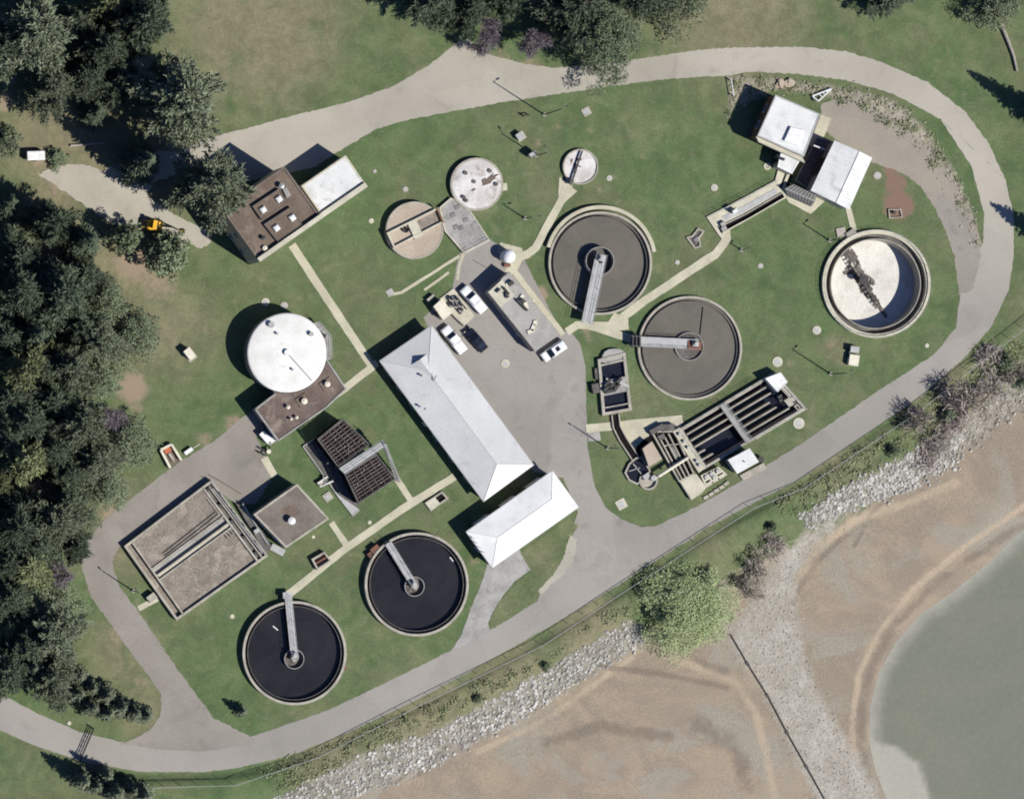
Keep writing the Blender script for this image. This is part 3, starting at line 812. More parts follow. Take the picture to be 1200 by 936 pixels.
# flume: two long walls with a slot
t = T('open_flume', 'long bent concrete flume with a dark slot leading to the white annex', 'flume', (870, 245))
outer = PL([(828, 254), (870, 232.5), (908.5, 211.5), (913, 195), (930, 203), (919.5, 221), (922, 232), (884, 249.5), (853, 268.5), (846, 280), (841.5, 274)], .35)
t.part('slab', MB().prism(outer, 0, .3), 'pale_concrete')
slot = PL([(841.5, 266.5), (873, 251.5), (916.5, 226), (919.5, 231.5), (877.5, 256), (846, 273)], .3)
t.part('channel_bed', MB().prism(slot, .3, .31), 'pit_black')
t.part('channel_wall', MB().bar(lerp(slot[0], slot[1], .0), slot[1], .2, .3, .5).bar(slot[1], slot[2], .2, .3, .5), 'concrete')
t.part('curb', MB().bar(slot[5], slot[4], .22, .3, .8).bar(slot[4], slot[3], .22, .3, .8), 'pale_concrete')
for q in ([(913.5, 220), (920, 203), (922.3, 203.8), (915.8, 221)], [(921, 217), (926, 203.5), (929, 205), (923.5, 219)]):
    t.part('slot', MB().prism(PL(q, .3), .3, .312), 'pit_black')
gr = PL([(846, 254), (874, 240), (908, 221), (911, 226), (877, 246), (850, 259)], .3)
t.part('grating', MB().prism(gr, .3, .36), 'galvanised')
for q in ((847.5, 262.5), (848.5, 268)): t.part('weir_box', MB().box(P(*q, .8), .9, .7, .5, .3, .9), 'grey_concrete')
t.part('sluice_gate', MB().box(P(861, 247.5, 1), .9, .5, .5, .36, 1.3), 'white_metal')
t.part('gate_post', MB().box(P(856.5, 247.5, 1), .14, .6, .5, .36, 1.5).box(P(859, 244.5, 1), .8, .12, .5, 1.3, 1.5), 'dark_metal')
rail(t, PL([(829, 254), (870, 233), (908, 212)], .3), .3)

# ------------------------------------------------------------------ main metal-roofed building and the hipped shed
def hip_roof(t, c, he, hr, v, u0, u1, mat, wall, seams, gablet=None):
    """c: eave corners (0-1 is a long side); the ridge lies at v across, from u0 to u1"""
    t.part('wall', MB().prism(inset(c, .35), 0, he - .05), wall)
    r0, r1 = Q(c, u0, v), Q(c, u1, v)
    vs = [(*c[0], he), (*c[1], he), (*c[2], he), (*c[3], he), (*r0, hr), (*r1, hr)]
    lo = [(x, y, he - .15) for x, y, z in vs[:4]]
    mb = MB().add(vs + lo, [(0, 1, 5, 4), (1, 2, 5), (2, 3, 4, 5), (3, 0, 4), (0, 6, 7, 1), (1, 7, 8, 2), (2, 8, 9, 3), (3, 9, 6, 0), (6, 9, 8, 7)])
    ro = t.part('roof', mb, mat)
    mb = MB()
    for k in range(1, seams):
        u = k / seams
        for v0 in (0, 1):
            a = Q(c, u, v0)
            if u < u0: b, z = Q(c, u, v0 + (v - v0) * u / u0), he + (hr - he) * u / u0
            elif u > u1: b, z = Q(c, u, v0 + (v - v0) * (1 - u) / (1 - u1)), he + (hr - he) * (1 - u) / (1 - u1)
            else: b, z = Q(c, u, v), hr
            mb.tube([(*a, he + .005), (*b, z + .005)], .016, 4)
    t.part('standing_seam', mb, mat, ro)
    mb = MB()
    for a, b in (((*r0, hr), (*r1, hr)), ((*c[1], he), (*r1, hr)), ((*c[2], he), (*r1, hr)), ((*c[0], he), (*r0, hr)), ((*c[3], he), (*r0, hr))):
        mb.tube([a, b], .07, 6)
    t.part('ridge_cap', mb, mat, ro)
    t.part('gutter', MB().rim([Q(c, -.004, -.012), Q(c, 1.004, -.012), Q(c, 1.004, 1.012), Q(c, -.004, 1.012)], .13, he - .18, he - .03), 'galvanised')
    return ro

HM = 2.9
cm = PL([(445.6, 423), (567, 587), (625, 544.6), (505.5, 382)], HM)
t = T('operations_building', 'long building with a silver standing-seam metal roof beside the parking yard', 'building', at=cen(cm))
hip_roof(t, cm, HM, HM + 1.5, .50, .20, .865, 'metal_roof', 'buff_wall', 62)
# small gablet near the north end
g0, g1, ap = Q(cm, .085, .27), Q(cm, .085, .73), Q(cm, .115, .5)
bk = Q(cm, .28, .5)
zr = HM + 1.95
mb = MB().add([(*Q(cm, .115, .31), HM + .6), (*Q(cm, .115, .69), HM + .6), (*ap, zr), (*bk, HM + 1.5), (*Q(cm, .2, .3), HM + .8), (*Q(cm, .2, .7), HM + .8)], [(0, 1, 2), (0, 2, 3, 4), (1, 5, 3, 2)])
gb = t.part('gablet', mb, 'metal_roof')
mb = MB().add([(*Q(cm, .113, .36), HM + .66), (*Q(cm, .113, .64), HM + .66), (*Q(cm, .113, .5), zr - .25)], [(0, 1, 2)]); t.part('shade_triangle', mb, 'dark_metal', gb)  # dark triangle paints the shade on the gablet's sunless end face
for f in ((494, 440), (498, 479)):
    vent(t, P(*f, HM + 1.5), HM + 1.0, .22, .9, 'galvanised')
t.part('roof_pipe', MB().tube([(*P(508, 446, 4.6), 4.5), (*P(510, 440, 4.6), 5.3)], .07, 6), 'dark_metal')
for f in (.08, .2, .32, .55, .7, .85): panel_on(t, cm, 0, f, 1.0, 1.4, 1.1, 'window')
for f in (.2, .5, .8): panel_on(t, cm, 2, f, .05, 2.6, 2.4, 'door', 'galvanised')
panel_on(t, cm, 0, .45, .05, 1.0, 2.1, 'door', 'white_metal')

HS = 3.2
cs = PL([(577, 665), (678, 594), (647.4, 551.5), (546.5, 623)], HS)
t = T('storage_garage', 'bright white hipped metal garage at the south end of the long silver-roofed building', 'garage', at=cen(cs))
hip_roof(t, cs, HS, HS + .65, .50, .20, .83, 'bright_roof', 'galvanised', 36)
for f in (.2, .5, .8): panel_on(t, cs, 2, f, .05, 3.0, 2.6, 'door', 'white_metal')
panel_on(t, cs, 3, .5, 1.0, 1.2, 1.0, 'window')
mb = MB()
for k in range(4): mb.tube([(*P(552 + 4 * k, 628 + 6 * k, HS + .5), HS + .2), (*P(556 + 4 * k, 632 + 5 * k, HS + .6), HS + .45)], .06, 5)
t.part('snow_guard', mb, 'galvanised')

# ------------------------------------------------------------------ round domed digester with its rust-roofed gallery
HD = 3.9
cd = P(336, 413.3, HD); rd = 46.3 * S
t = T('digester_tank', 'large round tank with a smooth white domed cover beside the rust-brown flat roof', 'tank', at=cd)
t.part('tank_wall', MB().ring(cd, rd - .4, rd - .12, 0, HD - .25, 96), 'grey_concrete')
t.part('dome_cover', MB().lathe(cd, [(rd, HD - .3), (rd, HD), (rd * .95, HD + .06), (rd * .6, HD + .14), (rd * .2, HD + .22), (.0, HD + .24)], 96), 'white_dome', smooth=True)
hb = t.part('centre_hatch', MB().cyl(cd, .55, HD + .15, HD + .7, 20), 'white_metal')
t.part('gas_pipe', MB().tube([(*cd, HD + .5), (cd[0] + 4.4, cd[1] - 4.9, HD + .2)], .06, 6), 'galvanised')
for q, r in (((318, 380.5), .55), ((364.8, 391.5), .4), ((325, 391), .22), ((343, 433), .2)):
    c = P(*q, HD + .4); t.part('cover_vent', MB().cyl(c, r, HD + .1, HD + .7, 16), 'galvanised')
pp = PL([(362, 381), (373.5, 376.5), (387.5, 394), (388.5, 420), (381, 424)], 1.6)
st = t.part('access_platform', MB().prism(pp, 1.3, 1.55), 'grey_concrete')
rail(t, pp[1:4], 1.55, parent=st)
t.part('support', MB().prism(inset(pp, .3), 0, 1.3), 'grey_concrete', st)
mb = MB()
for q in ((371, 385), (375, 390), (380, 394), (377, 398)): mb.box(P(*q, 2), .8, .5, .9, 1.55, 2.1)
t.part('valve', mb, 'dark_metal', st)

HG = 3.6
cg = PL([(299.4, 479.4), (326, 459.5), (340, 449), (383.5, 423), (405, 455.5), (382.5, 477), (326, 516)], HG)
t = T('digester_gallery', 'flat rust-brown ballasted roof wrapped round the south side of the white domed tank', 'building', at=cen(cg))
# the outline gives way to the tank
arc = [(cd[0] + (rd + .15) * cos(a), cd[1] + (rd + .15) * sin(a)) for a in np.linspace(radians(-18), radians(-109), 14)]
poly = [P(383.5, 423, HG), P(405, 455.5, HG), P(382.5, 477, HG), P(326, 516, HG), P(299.4, 479.4, HG), P(323, 461.5, HG)] + arc[::-1]
t.part('wall', MB().prism(poly, 0, HG - .1), 'grey_concrete')
t.part('roof', MB().prism([lerp(p, cen(poly), .012) for p in poly], HG - .1, HG), 'rust_ballast')
edge = [poly[0], poly[1], poly[2], poly[3], poly[4], poly[5]]
mb = MB()
for a, b in zip(edge[:-1], edge[1:]): mb.bar(a, b, .28, HG - .102, HG + .14)
t.part('roof_edge', mb, 'grey_concrete')
for q, r in (((383.5, 450), .5), ((356.5, 470), .55), ((337.5, 477), .35), ((347.5, 489), .28), ((341, 491), .25)): vent(t, P(*q, HG + .4), HG, r, .8, 'cream_metal')
t.part('roof_curb', MB().box(P(383, 450, HG), 2.2, 1.6, .6, HG, HG + .18).box(P(355, 469, HG), 2.2, 1.8, .6, HG, HG + .18), 'brown_ballast')
panel_on(t, poly, 3, .5, .05, 1.1, 2.1, 'door', 'dark_metal'); panel_on(t, poly, 3, .2, 1.2, 1.1, 1.1, 'window')

t = T('gas_unit', 'small white equipment cabinet at the foot of the rust-brown flat roof', 'cabinet', (312, 511))
t.part('housing', MB().prism(PL([(304, 509), (309, 504.5), (320, 513), (313.5, 520)], 1.3), .12, 1.3), 'white_metal')
t.part('side_duct', MB().prism(PL([(316, 514), (321, 511.5), (324, 515.5), (318, 519)], .9), .12, .9), 'white_metal')
t.part('pad', MB().prism(PL([(303, 510), (309, 504), (325, 516), (316, 522)]), 0, .12), 'grey_concrete')
t = T('valve_manifold', 'dark pipework with a pale valve cap standing beside the white equipment cabinet', 'pipework', (312, 528))
mb = MB()
for a, b in (((304, 525), (316, 531)), ((308, 533), (316, 524)), ((303, 530), (312, 534))): mb.tube([(*P(*a), .1), (*P(*a), .7), (*P(*b), .7), (*P(*b), .1)], .14, 7)
t.part('pipe', mb, 'dark_metal'); t.part('cap', MB().cyl(P(315, 529, 1), .4, .7, 1.1, 14), 'cream_metal')

# ------------------------------------------------------------------ cooling / trickling tower with two slatted cells
HT = 4.1
t = T('trickling_filter', 'raised filter tower with two brown slatted cells split by a grey walkway', 'filter tower', (417, 548))
B1 = PL([(371.7, 514.5), (402, 490), (433.6, 521), (396, 547)], HT)
B2 = PL([(403.5, 555), (441, 531.6), (464, 561), (420, 590)], HT)
for c in (B1, B2):
    w = t.part('media_cell', MB().prism(inset(c, .12), 0, HT - 1.0), 'pit_black')
    mb = MB()
    for k in range(10): mb.bar(Q(c, 0, (k + .5) / 10), Q(c, 1, (k + .5) / 10), .26, HT - .3 + rnd(-.05, .05), HT - .15 + rnd(-.03, .03))
    for k in range(6): mb.bar(Q(c, (k + .5) / 6, 0), Q(c, (k + .5) / 6, 1), .12, HT - .11, HT + rnd(0, .04))
    t.part('slat', mb, 'slat_wood', w)
    t.part('rim', MB().rim(c, .2, HT - .6, HT + .05), 'dark_concrete', w)
    mb = MB()
    for k in range(6):
        q = Q(c, rnd(.1, .9), rnd(.1, .9)); mb.cyl(q, .09, HT - .15, HT + .12, 8)
    t.part('nozzle', mb, 'galvanised', w)
W1 = PL([(397, 548.5), (448, 515.5), (453, 521), (403.5, 555)], HT)
wk = t.part('walkway', MB().prism(W1, HT - .3, HT + .1), 'galvanised')
rail(t, [W1[0], W1[1]], HT + .1, parent=wk); rail(t, [W1[3], W1[2]], HT + .1, parent=wk)
stair = [(448, 515.5), (454, 521)]
a0, a1 = P(446.5, 515, HT), P(451, 520.5, HT); b0, b1 = P(464.5, 563, .6), P(469, 563.5, .6)
mb = MB()
for k in range(16):
    f = k / 15; p = lerp(lerp(a0, a1, .5), lerp(b0, b1, .5), f); z = HT + .1 - (HT - .2) * f
    mb.box(p, .75, .34, ang_of(a0, a1) * .4 - .1, z - .08, z)
s_ = t.part('stair', mb, 'grating')
mb = MB()
for a, b in ((a0, b0), (a1, b1)): mb.tube([(*a, HT + .9), (*b, .9)], .045, 5); mb.tube([(*a, HT), (*b, .0)], .09, 5)
t.part('stringer', mb, 'galvanised', s_)
KB = PL([(354.6, 523), (371, 512), (420, 590), (421, 596), (413, 603)])
t.part('shade_sheet', MB().prism(PL([(356, 523), (372, 511), (421, 590), (413, 602), (396, 578)]), 0, .06), 'dark_concrete')  # dark sheet painting the tower's shade on the ground inside the kerb
mb = MB(); kb = PL([(372, 511.5), (354.6, 523), (381, 560), (396, 582), (413, 604), (421, 597)])
for a, b in zip(kb[:-1], kb[1:]): mb.bar(a, b, .16, 0, .38)
t.part('kerb', mb, 'galvanised')
t.part('ramp', MB().prism(PL([(390, 573), (398, 581), (421, 597), (413, 605)]), 0, .3), 'galvanised')
mb = MB()
for a, b in (((371, 566), (383, 558)), ((374, 570), (390, 563)), ((378, 558), (381, 568)), ((371, 566), (378, 570))): mb.tube([(*P(*a), .6), (*P(*b), .6)], .18, 7)
t.part('feed_pipe', mb, 'galvanised')
t.part('pipe_block', MB().box(P(377, 565), 1.3, .9, .5, 0, .5), 'pale_concrete')

t = T('concrete_marker', 'small pale diamond pad in the turf between the slatted tower and the grey flat roof', 'pad', (384, 582))
t.part('pad', MB().box(P(384, 582), 1.5, 1.5, .6, 0, .2), 'concrete'); t.part('lid', MB().box(P(384, 582), .9, .9, .6, .2, .26), 'galvanised')

# ------------------------------------------------------------------ two-bed gravel filter, south-west
HF = 1.25
cf = PL([(145.4, 639.7), (248, 562), (314.6, 651), (207, 727)], HF)
t = T('gravel_bed', 'rectangular walled basin of two gravel-topped beds with a channel between, by the service drive', 'basin', at=cen(cf))
t.part('outer_wall', MB().rim(cf, .42, 0, HF), 'concrete')
v0 = .40; v1 = .53
for a, b in ((0.03, v0 - .01), (v1 + .015, .975)):
    t.part('gravel', MB().prism(qpoly(cf, .09, .885, a, b), .0, HF - (.5 if a > .3 else .28)), 'bed_gravel')
t.part('cross_channel', MB().prism(qpoly(cf, .02, .075, .01, .99), 0, .45), 'bed_gravel')
t.part('end_wall', MB().bar(Q(cf, .082, .02), Q(cf, .082, .98), .3, 0, HF), 'concrete')
t.part('head_wall', MB().bar(Q(cf, .895, .02), Q(cf, .895, .98), .35, 0, HF), 'concrete')
for v in (.385, .475, .53): t.part('divider', MB().bar(Q(cf, .09, v), Q(cf, .89, v), .26, 0, HF - (0 if v > .4 else .05)), 'concrete')
t.part('divider_bed', MB().prism(qpoly(cf, .1, .885, .475, .53), 0, .85), 'pale_concrete')
t.part('trough', MB().prism(qpoly(cf, .09, .885, .40, .465), 0, .62), 'grey_concrete')
t.part('gallery', MB().prism(qpoly(cf, .905, .985, .02, .98), 0, .8), 'dark_concrete')
t.part('gallery_wall', MB().bar(Q(cf, .945, .04), Q(cf, .945, .97), .22, .8, HF + .05), 'concrete')
mb = MB(); 
for k in range(9):
    q = Q(cf, .925 + (.045 if k % 2 else 0), .06 + k * .105); mb.box(q, .7, .5, .6, .8, HF + .1)
t.part('valve', mb, 'dark_metal')
t.part('header_pipe', MB().tube([(*Q(cf, .96, .08), HF + .15), (*Q(cf, .97, .94), HF + .15)], .14, 8), 'galvanised')
lt = MB()
for v in (.30, .335): lt.bar(Q(cf, .25, v + .02), Q(cf, .86, v), .12, HF - .28, HF - .1)
lt.bar(Q(cf, .86, .335), Q(cf, .86, .14), .14, HF - .28, HF - .08)
t.part('washwater_rail', lt, 'dark_concrete')
for k in range(4): t.part('stop_log', MB().bar(Q(cf, .80 + .03 * k, .56), Q(cf, .80 + .03 * k, .60), .15, HF - .5, HF - .2), 'dark_metal')
t.part('corner_box', MB().box(P(178, 700, 1), 1.6, 1.2, .65, 0, 1.1), 'concrete')
rail(t, [Q(cf, .99, .02), Q(cf, .99, .98)], HF)
t.part('brace', MB().tube([(*P(252, 560, 1.2), 1.3), (*P(284, 579, .6), .3)], .06, 5), 'rust')

HB = 3.5
cb = PL([(348, 566.7), (386, 607.7), (335, 642), (297, 602.6)], HB)
t = T('pump_house', 'square flat-roofed pump house of stained grey gravel with one white roof vent', 'building', at=cen(cb))
flat_house(t, cb, HB, 'grey_concrete', 'grey_ballast', 'concrete', .06, .35)
vent(t, P(341.5, 610, HB + .6), HB, .65, 1.2, 'white_metal')
t.part('roof_stain', MB().prism(PL([(330, 597), (345, 590), (352, 600), (338, 611)], HB), HB, HB + .012), 'brown_ballast')
for f in (.25, .65): panel_on(t, cb, 2, f, 1.2, 1.2, 1.1, 'window')
panel_on(t, cb, 2, .9, .05, 1.0, 2.1, 'door', 'galvanised')
lad = PL([(310, 636), (322, 645), (330, 650)], 1)
t.part('stair', MB().bar(P(318, 640, 1), P(333, 648, 1), 1.2, 0, 1.0), 'galvanised')
t.part('link_deck', MB().prism(PL([(276, 589), (292, 597), (318, 639), (312, 650)], .9), 0, .9), 'dark_concrete')
t.part('link_pipe', MB().tube([(*P(284, 590, 1), 1.05), (*P(314, 638, 1), 1.05)], .18, 8), 'galvanised')
t.part('link_valve', MB().box(P(300, 622, 1), .9, .7, .6, .9, 1.6), 'galvanised')

for (q, lab, pit) in (([(365, 655), (380.5, 646), (389, 657), (372, 668)], 'open square pit with thick concrete walls beside the path to the left black clarifier', .95),
                      ([(497.7, 589), (518, 575.4), (526, 584), (505, 599)], 'low concrete vault, half covered and half open, by the path near the long metal-roofed building', .45)):
    c = PL(q, pit)
    t = T('valve_vault', lab, 'vault', at=cen(c))
    t.part('wall', MB().rim(c, .3, 0, pit), 'concrete')
    t.part('bed', MB().prism(inset(c, .29), 0, .05), 'brown_ballast' if pit > .6 else 'pit_black')
    if pit < .6: t.part('cover', MB().prism(qpoly(c, .05, .55, .08, .92), pit - .15, pit + .03), 'pale_concrete')
    else: t.part('inner_pipe', MB().tube([(*Q(c, .1, .5), .4), (*Q(c, .9, .5), .4)], .2, 8), 'rust')

# ------------------------------------------------------------------ clarifiers
def clarifier(label, c, r, rim, h, zw, wat, bridge, bw, bz, fw, deck, collar=None):
    t = T('clarifier', label, 'clarifier tank', at=c, group='round settling tanks')
    t.part('tank_wall', MB().ring(c, r, r + rim, 0, h, 96), 'concrete')
    t.part('weir_trough', MB().ring(c, r - .55, r - .45, 0, h - .12, 96), 'dark_concrete')
    t.part('water', MB().cyl(c, r + .02, 0, zw, 96), wat)
    if collar:
        t.part('collar', MB().ring((c[0] + collar[0], c[1] + collar[1]), r + rim + .1, r + rim + .75, 0, h + .02, 60, radians(collar[2]), radians(collar[3])), 'path')
    f, frad = fw
    fo = t.part('feedwell', MB().ring(f, frad - .12, frad, 0, bz - .35, 40), 'grey_concrete')
    t.part('well_water', MB().cyl(f, frad - .12, 0, zw + .05, 32), 'dark_concrete' if wat == 'brown_water' else 'black_sludge', fo)
    t.part('pier', MB().cyl(f, .45, 0, bz, 18), 'grey_concrete')
    a, b = bridge
    bo = t.part('bridge', MB().bar(a, b, bw, bz - .22, bz), deck)
    an = ang_of(a, b); nx, ny = -sin(an) * (bw / 2 - .05), cos(an) * (bw / 2 - .05)
    for s_ in (-1, 1):
        rail(t, [(a[0] + s_ * nx, a[1] + s_ * ny), (b[0] + s_ * nx, b[1] + s_ * ny)], bz, 1.0, parent=bo, r=.028)
    t.part('drive_motor', MB().box(lerp(b, a, .06), 1.0, .8, an, bz, bz + .7).cyl(lerp(b, a, .06), .3, bz + .7, bz + 1.0, 12), 'galvanised', bo)
    return t

cA = P(703.5, 308.5, .7)
t = clarifier('brown-water clarifier with its grey bridge pointing down the picture', cA, 58 * S, .38, .75, .12, 'brown_water',
          (P(687.5, 379, 1.9), P(704.5, 298, 1.9)), 1.9, 1.9, (P(702, 306, .9), 2.5), 'galvanised', (.1, .35, 10, 165))
cB = P(808.7, 408, .6)
t = clarifier('brown-water clarifier with its bridge pointing left, above the striped aeration basin', cB, 58.5 * S, .38, .6, .15, 'brown_water',
          (P(738, 399.5, .95), P(819, 403.5, .95)), 1.75, .95, (P(808, 406, .7), 2.5), 'galvanised')
t.part('equipment_deck', MB().box(P(814, 405, 1), 2.4, 1.6, -.05, .95, 1.1), 'rust')
mb = MB()
for k in range(3): mb.box(P(740.5 + 4.2 * k, 399.8, 1), .25, 2.2, 0, .95, 1.7)
t.part('stair_gate', mb, 'dark_metal')
t.part('scum_arm', MB().tube([(*P(823.5, 360), .3), (*P(820, 392), .3)], .07, 5), 'dark_metal')
HC2 = 1.15
for (q, ba, bb, lab, ovf) in (((488.5, 684.5), (454.5, 636), (486, 687), 'black-water clarifier nearer the white hipped garage, with a rusty box at its edge', (545, 699.5)),
                              ((345.3, 765), (337.5, 699), (345, 772), 'black-water clarifier farther from the garage, nearest the tiny lone evergreen', (403, 783))):
    c = P(*q, HC2)
    t = clarifier(lab, c, 58 * S, .42, HC2, .2, 'black_water', (P(*ba, 1.4), P(*bb, 1.4)), 1.15, 1.4, (P(*bb, 1.1), 1.75), 'galvanised')
    t.part('overflow_box', MB().box(P(*ovf, .8), .9, .7, .4, 0, .75), 'rust')
    t.part('scum_skimmer', MB().tube([(*P(q[0] + (38 if q[0] > 400 else -26), q[1] - 32), .3), (*P(q[0] + (42 if q[0] > 400 else -20), q[1] - 27), .3)], .12, 5), 'white_metal')
    if q[0] > 400:
        t.part('scum_box', MB().box(P(440, 643.5, 1), 1.6, 1.1, .7, 0, 1.0).box(P(434, 650, 1), .8, .8, .7, 0, .9), 'rust')
        t.part('pipe_rack', MB().tube([(*P(432, 652, 1), .9), (*P(452, 634, 1), .9)], .08, 6).tube([(*P(436, 655, 1), .5), (*P(448, 640, 1), .5)], .12, 6), 'dark_metal')
    else:
        t.part('landing', MB().box(P(337, 697.5, 1.4), 1.6, 1.1, .0, 1.1, 1.38), 'galvanised')

# ------------------------------------------------------------------ drained clarifier, sunk in the ground
c = PIT_C; r = PIT_R
t = T('clarifier', 'drained round tank with a white floor streaked by black sludge', 'clarifier tank', at=c, group='round settling tanks')
t.part('tank_wall', MB().ring(c, r - .12, r + .62, -.7, .42, 96).ring(c, r + .2, r + .62, .42, .62, 96), 'pale_concrete')
t.part('launder_floor', MB().ring(c, r - 1.0, r - .13, -.8, -.55, 96), 'dark_concrete')
t.part('weir_wall', MB().ring(c, r - 1.08, r - .94, -3.2, .25, 96), 'concrete')
t.part('tank_floor', MB().lathe(c, [(r - 1.0, -2.9), (r * .3, -3.1), (.6, -3.2), (0, -3.2)], 96), 'tank_floor')
def blob(cx, cy, rx, ry, ang, z, n=22, rag=.35, seed=1):
    rs = random.Random(seed); out = []
    for k in range(n):
        a = 2 * pi * k / n; q = 1 + rs.uniform(-rag, rag)
        x, y = rx * q * cos(a), ry * q * sin(a)
        out.append((cx + x * cos(ang) - y * sin(ang), cy + x * sin(ang) + y * cos(ang)))
    return out
sl = MB(); k = 0
for (x, y, rx, ry) in ((1003, 318, 2.6, 1.1), (1012, 331, 1.7, 1.0), (996, 298, 2.2, .7), (993, 286, 1.3, .5), (1020, 343, 1.5, .45), (1028, 354, 1.5, .55), (1037, 366, 1.3, .35), (1003, 300, 1.6, .35), (1024, 330, .7, .35), (1016, 338, 1.2, .9)):
    q = P(x, y, -2.4); k += 1
    sl.prism(blob(q[0], q[1], rx, ry, radians(-62) if k != 1 else radians(-30), 0, 26, .45, k), -3.3, -2.90 + .012 * k - .2 * (1 - min(1, hypot(q[0] - c[0], q[1] - c[1]) / 8)))
t.part('sludge', sl, 'black_sludge')
pr = P(1010, 328, -2.2)
t.part('centre_pier', MB().cyl(pr, .42, -2.6, -.9, 18).cyl(pr, .8, -1.2, -.95, 18), 'dark_metal')
arm = MB()
for s_ in (-1, 1):
    for w in (-.28, .28):
        e = (pr[0] + s_ * 6.6 * cos(radians(-57)) + w * .84, pr[1] + s_ * 6.6 * sin(radians(-57)) + w * .54)
        b0 = (pr[0] + w * .84, pr[1] + w * .54)
        if s_ < 0: e = lerp(b0, e, .82)
        if s_ > 0: e = lerp(b0, e, .9)
        arm.tube([(*b0, -1.9), (*e, -2.15)], .05, 5)
    for q in range(1, 7):
        f = q / 7 * (.82 if s_ < 0 else .9)
        m = (pr[0] + s_ * 6.6 * f * cos(radians(-57)), pr[1] + s_ * 6.6 * f * sin(radians(-57)))
        arm.bar((m[0] - .35, m[1] - .2), (m[0] + .35, m[1] + .2), .07, -2.25, -1.95)
t.part('rake_arm', arm, 'dark_metal')
t.part('inlet_step', MB().box(P(998, 274, .6), 1.8, 1.2, .6, .0, .5).box(P(986, 272, .3), 1.6, 1.6, .2, .0, .25), 'concrete')
rail(t, [(c[0] + (r + .5) * cos(a), c[1] + (r + .5) * sin(a)) for a in np.linspace(0, 2 * pi, 37)[:-1]], .62, .9, close=True, r=.022)

# ------------------------------------------------------------------ aeration basin with long dark lanes
cb = BASIN
t = T('aeration_basin', 'sunken concrete basin striped by long walls between dark water lanes beside the south road', 'basin', at=cen(cb))
bo_ = [Q(cb, -.006, -.012), Q(cb, 1.006, -.012), Q(cb, 1.006, 1.012), Q(cb, -.006, 1.012)]
t.part('outer_wall', MB().rim(bo_, .66, -2.2, .1).rim(bo_, .42, .1, .75), 'concrete')
t.part('water', MB().prism(qpoly(cb, .01, .99, .02, .98), -2.2, -1.15), 'blue_black_water')
wl = MB()
for k in range(1, 6):
    v = .02 + .96 * k / 6
    uu = .03
    e = {1: .86, 2: .86, 3: .80, 4: .82, 5: .90}[k]
    wl.bar(Q(cb, uu, v), Q(cb, .42 if k < 4 else .10 if k == 4 else .14, v), .25, -2.2, .62)
    wl.bar(Q(cb, .475, v), Q(cb, e, v), .25, -2.2, .62)
    
t.part('lane_wall', wl, 'concrete')
wk = t.part('walkway', MB().bar(Q(cb, .447, .0), Q(cb, .447, 1.0), 1.05, .45, .8), 'grey_concrete')
rail(t, [Q(cb, .42, .02), Q(cb, .42, .98)], .8, parent=wk, r=.025); rail(t, [Q(cb, .475, .02), Q(cb, .475, .98)], .8, parent=wk, r=.025)
t.part('end_deck', MB().prism(qpoly(cb, .925, .985, .02, .30), .3, .72).prism(qpoly(cb, .955, .985, .30, .74), .3, .72).prism(qpoly(cb, .905, .955, .62, .80), .3, .7), 'concrete')
t.part('hatch_frame', MB().rim(qpoly(cb, .965, .992, .32, .66), .12, .72, .95), 'galvanised')
ub = qpoly([P(*q, 2.0) for q in ((897, 443.5), (914.5, 436.5), (922.5, 447.5), (911, 459))], 0, 1, 0, 1)
bx = t.part('blower_box', MB().prism(ub, .6, 2.1), 'white_metal')
t.part('roof_lip', MB().rim([lerp(p, cen(ub), -.03) for p in ub], .12, 2.0, 2.14), 'white_metal', bx)
rail(t, [Q(cb, .0, .0), Q(cb, 1.0, 0.0), Q(cb, 1, 1), Q(cb, .5, 1)], .75, r=.022)
t.part('mixer', MB().box(Q(cb, .90, .5), .8, .5, .5, .3, 1.0).box(Q(cb, .885, .58), .6, .5, .5, .3, .9), 'dark_metal')
t.part('drain_box', MB().rim(qpoly(cb, .94, .975, .83, .96), .2, .3, .72), 'concrete')

hp = [P(*q, 2.5) for q in ((853, 538.7), (878.7, 525), (889.3, 541), (864, 555))]
t = T('blower_shed', 'small white flat-roofed shed on the south edge of the striped basin', 'shed', at=cen(hp))
t.part('wall', MB().prism(inset(hp, .12), 0, 2.4), 'galvanised'); t.part('roof', MB().prism(hp, 2.4, 2.52), 'white_roof')
panel_on(t, hp, 0, .5, .05, 1.0, 2.0, 'door', 'dark_metal'); panel_on(t, hp, 3, .5, 1.1, .9, .8, 'window')
t.part('exhaust', MB().tube([(*P(872, 541, 2.6), 2.5), (*P(873, 541, 2.6), 3.0)], .1, 8), 'galvanised')
t.part('step_pad', MB().prism(PL([(866, 557), (894, 542), (898, 549), (870, 563)]), 0, .35), 'concrete')
t.part('tank', MB().cyl(P(892, 538, .9), .55, 0, .95, 16), 'dark_metal')

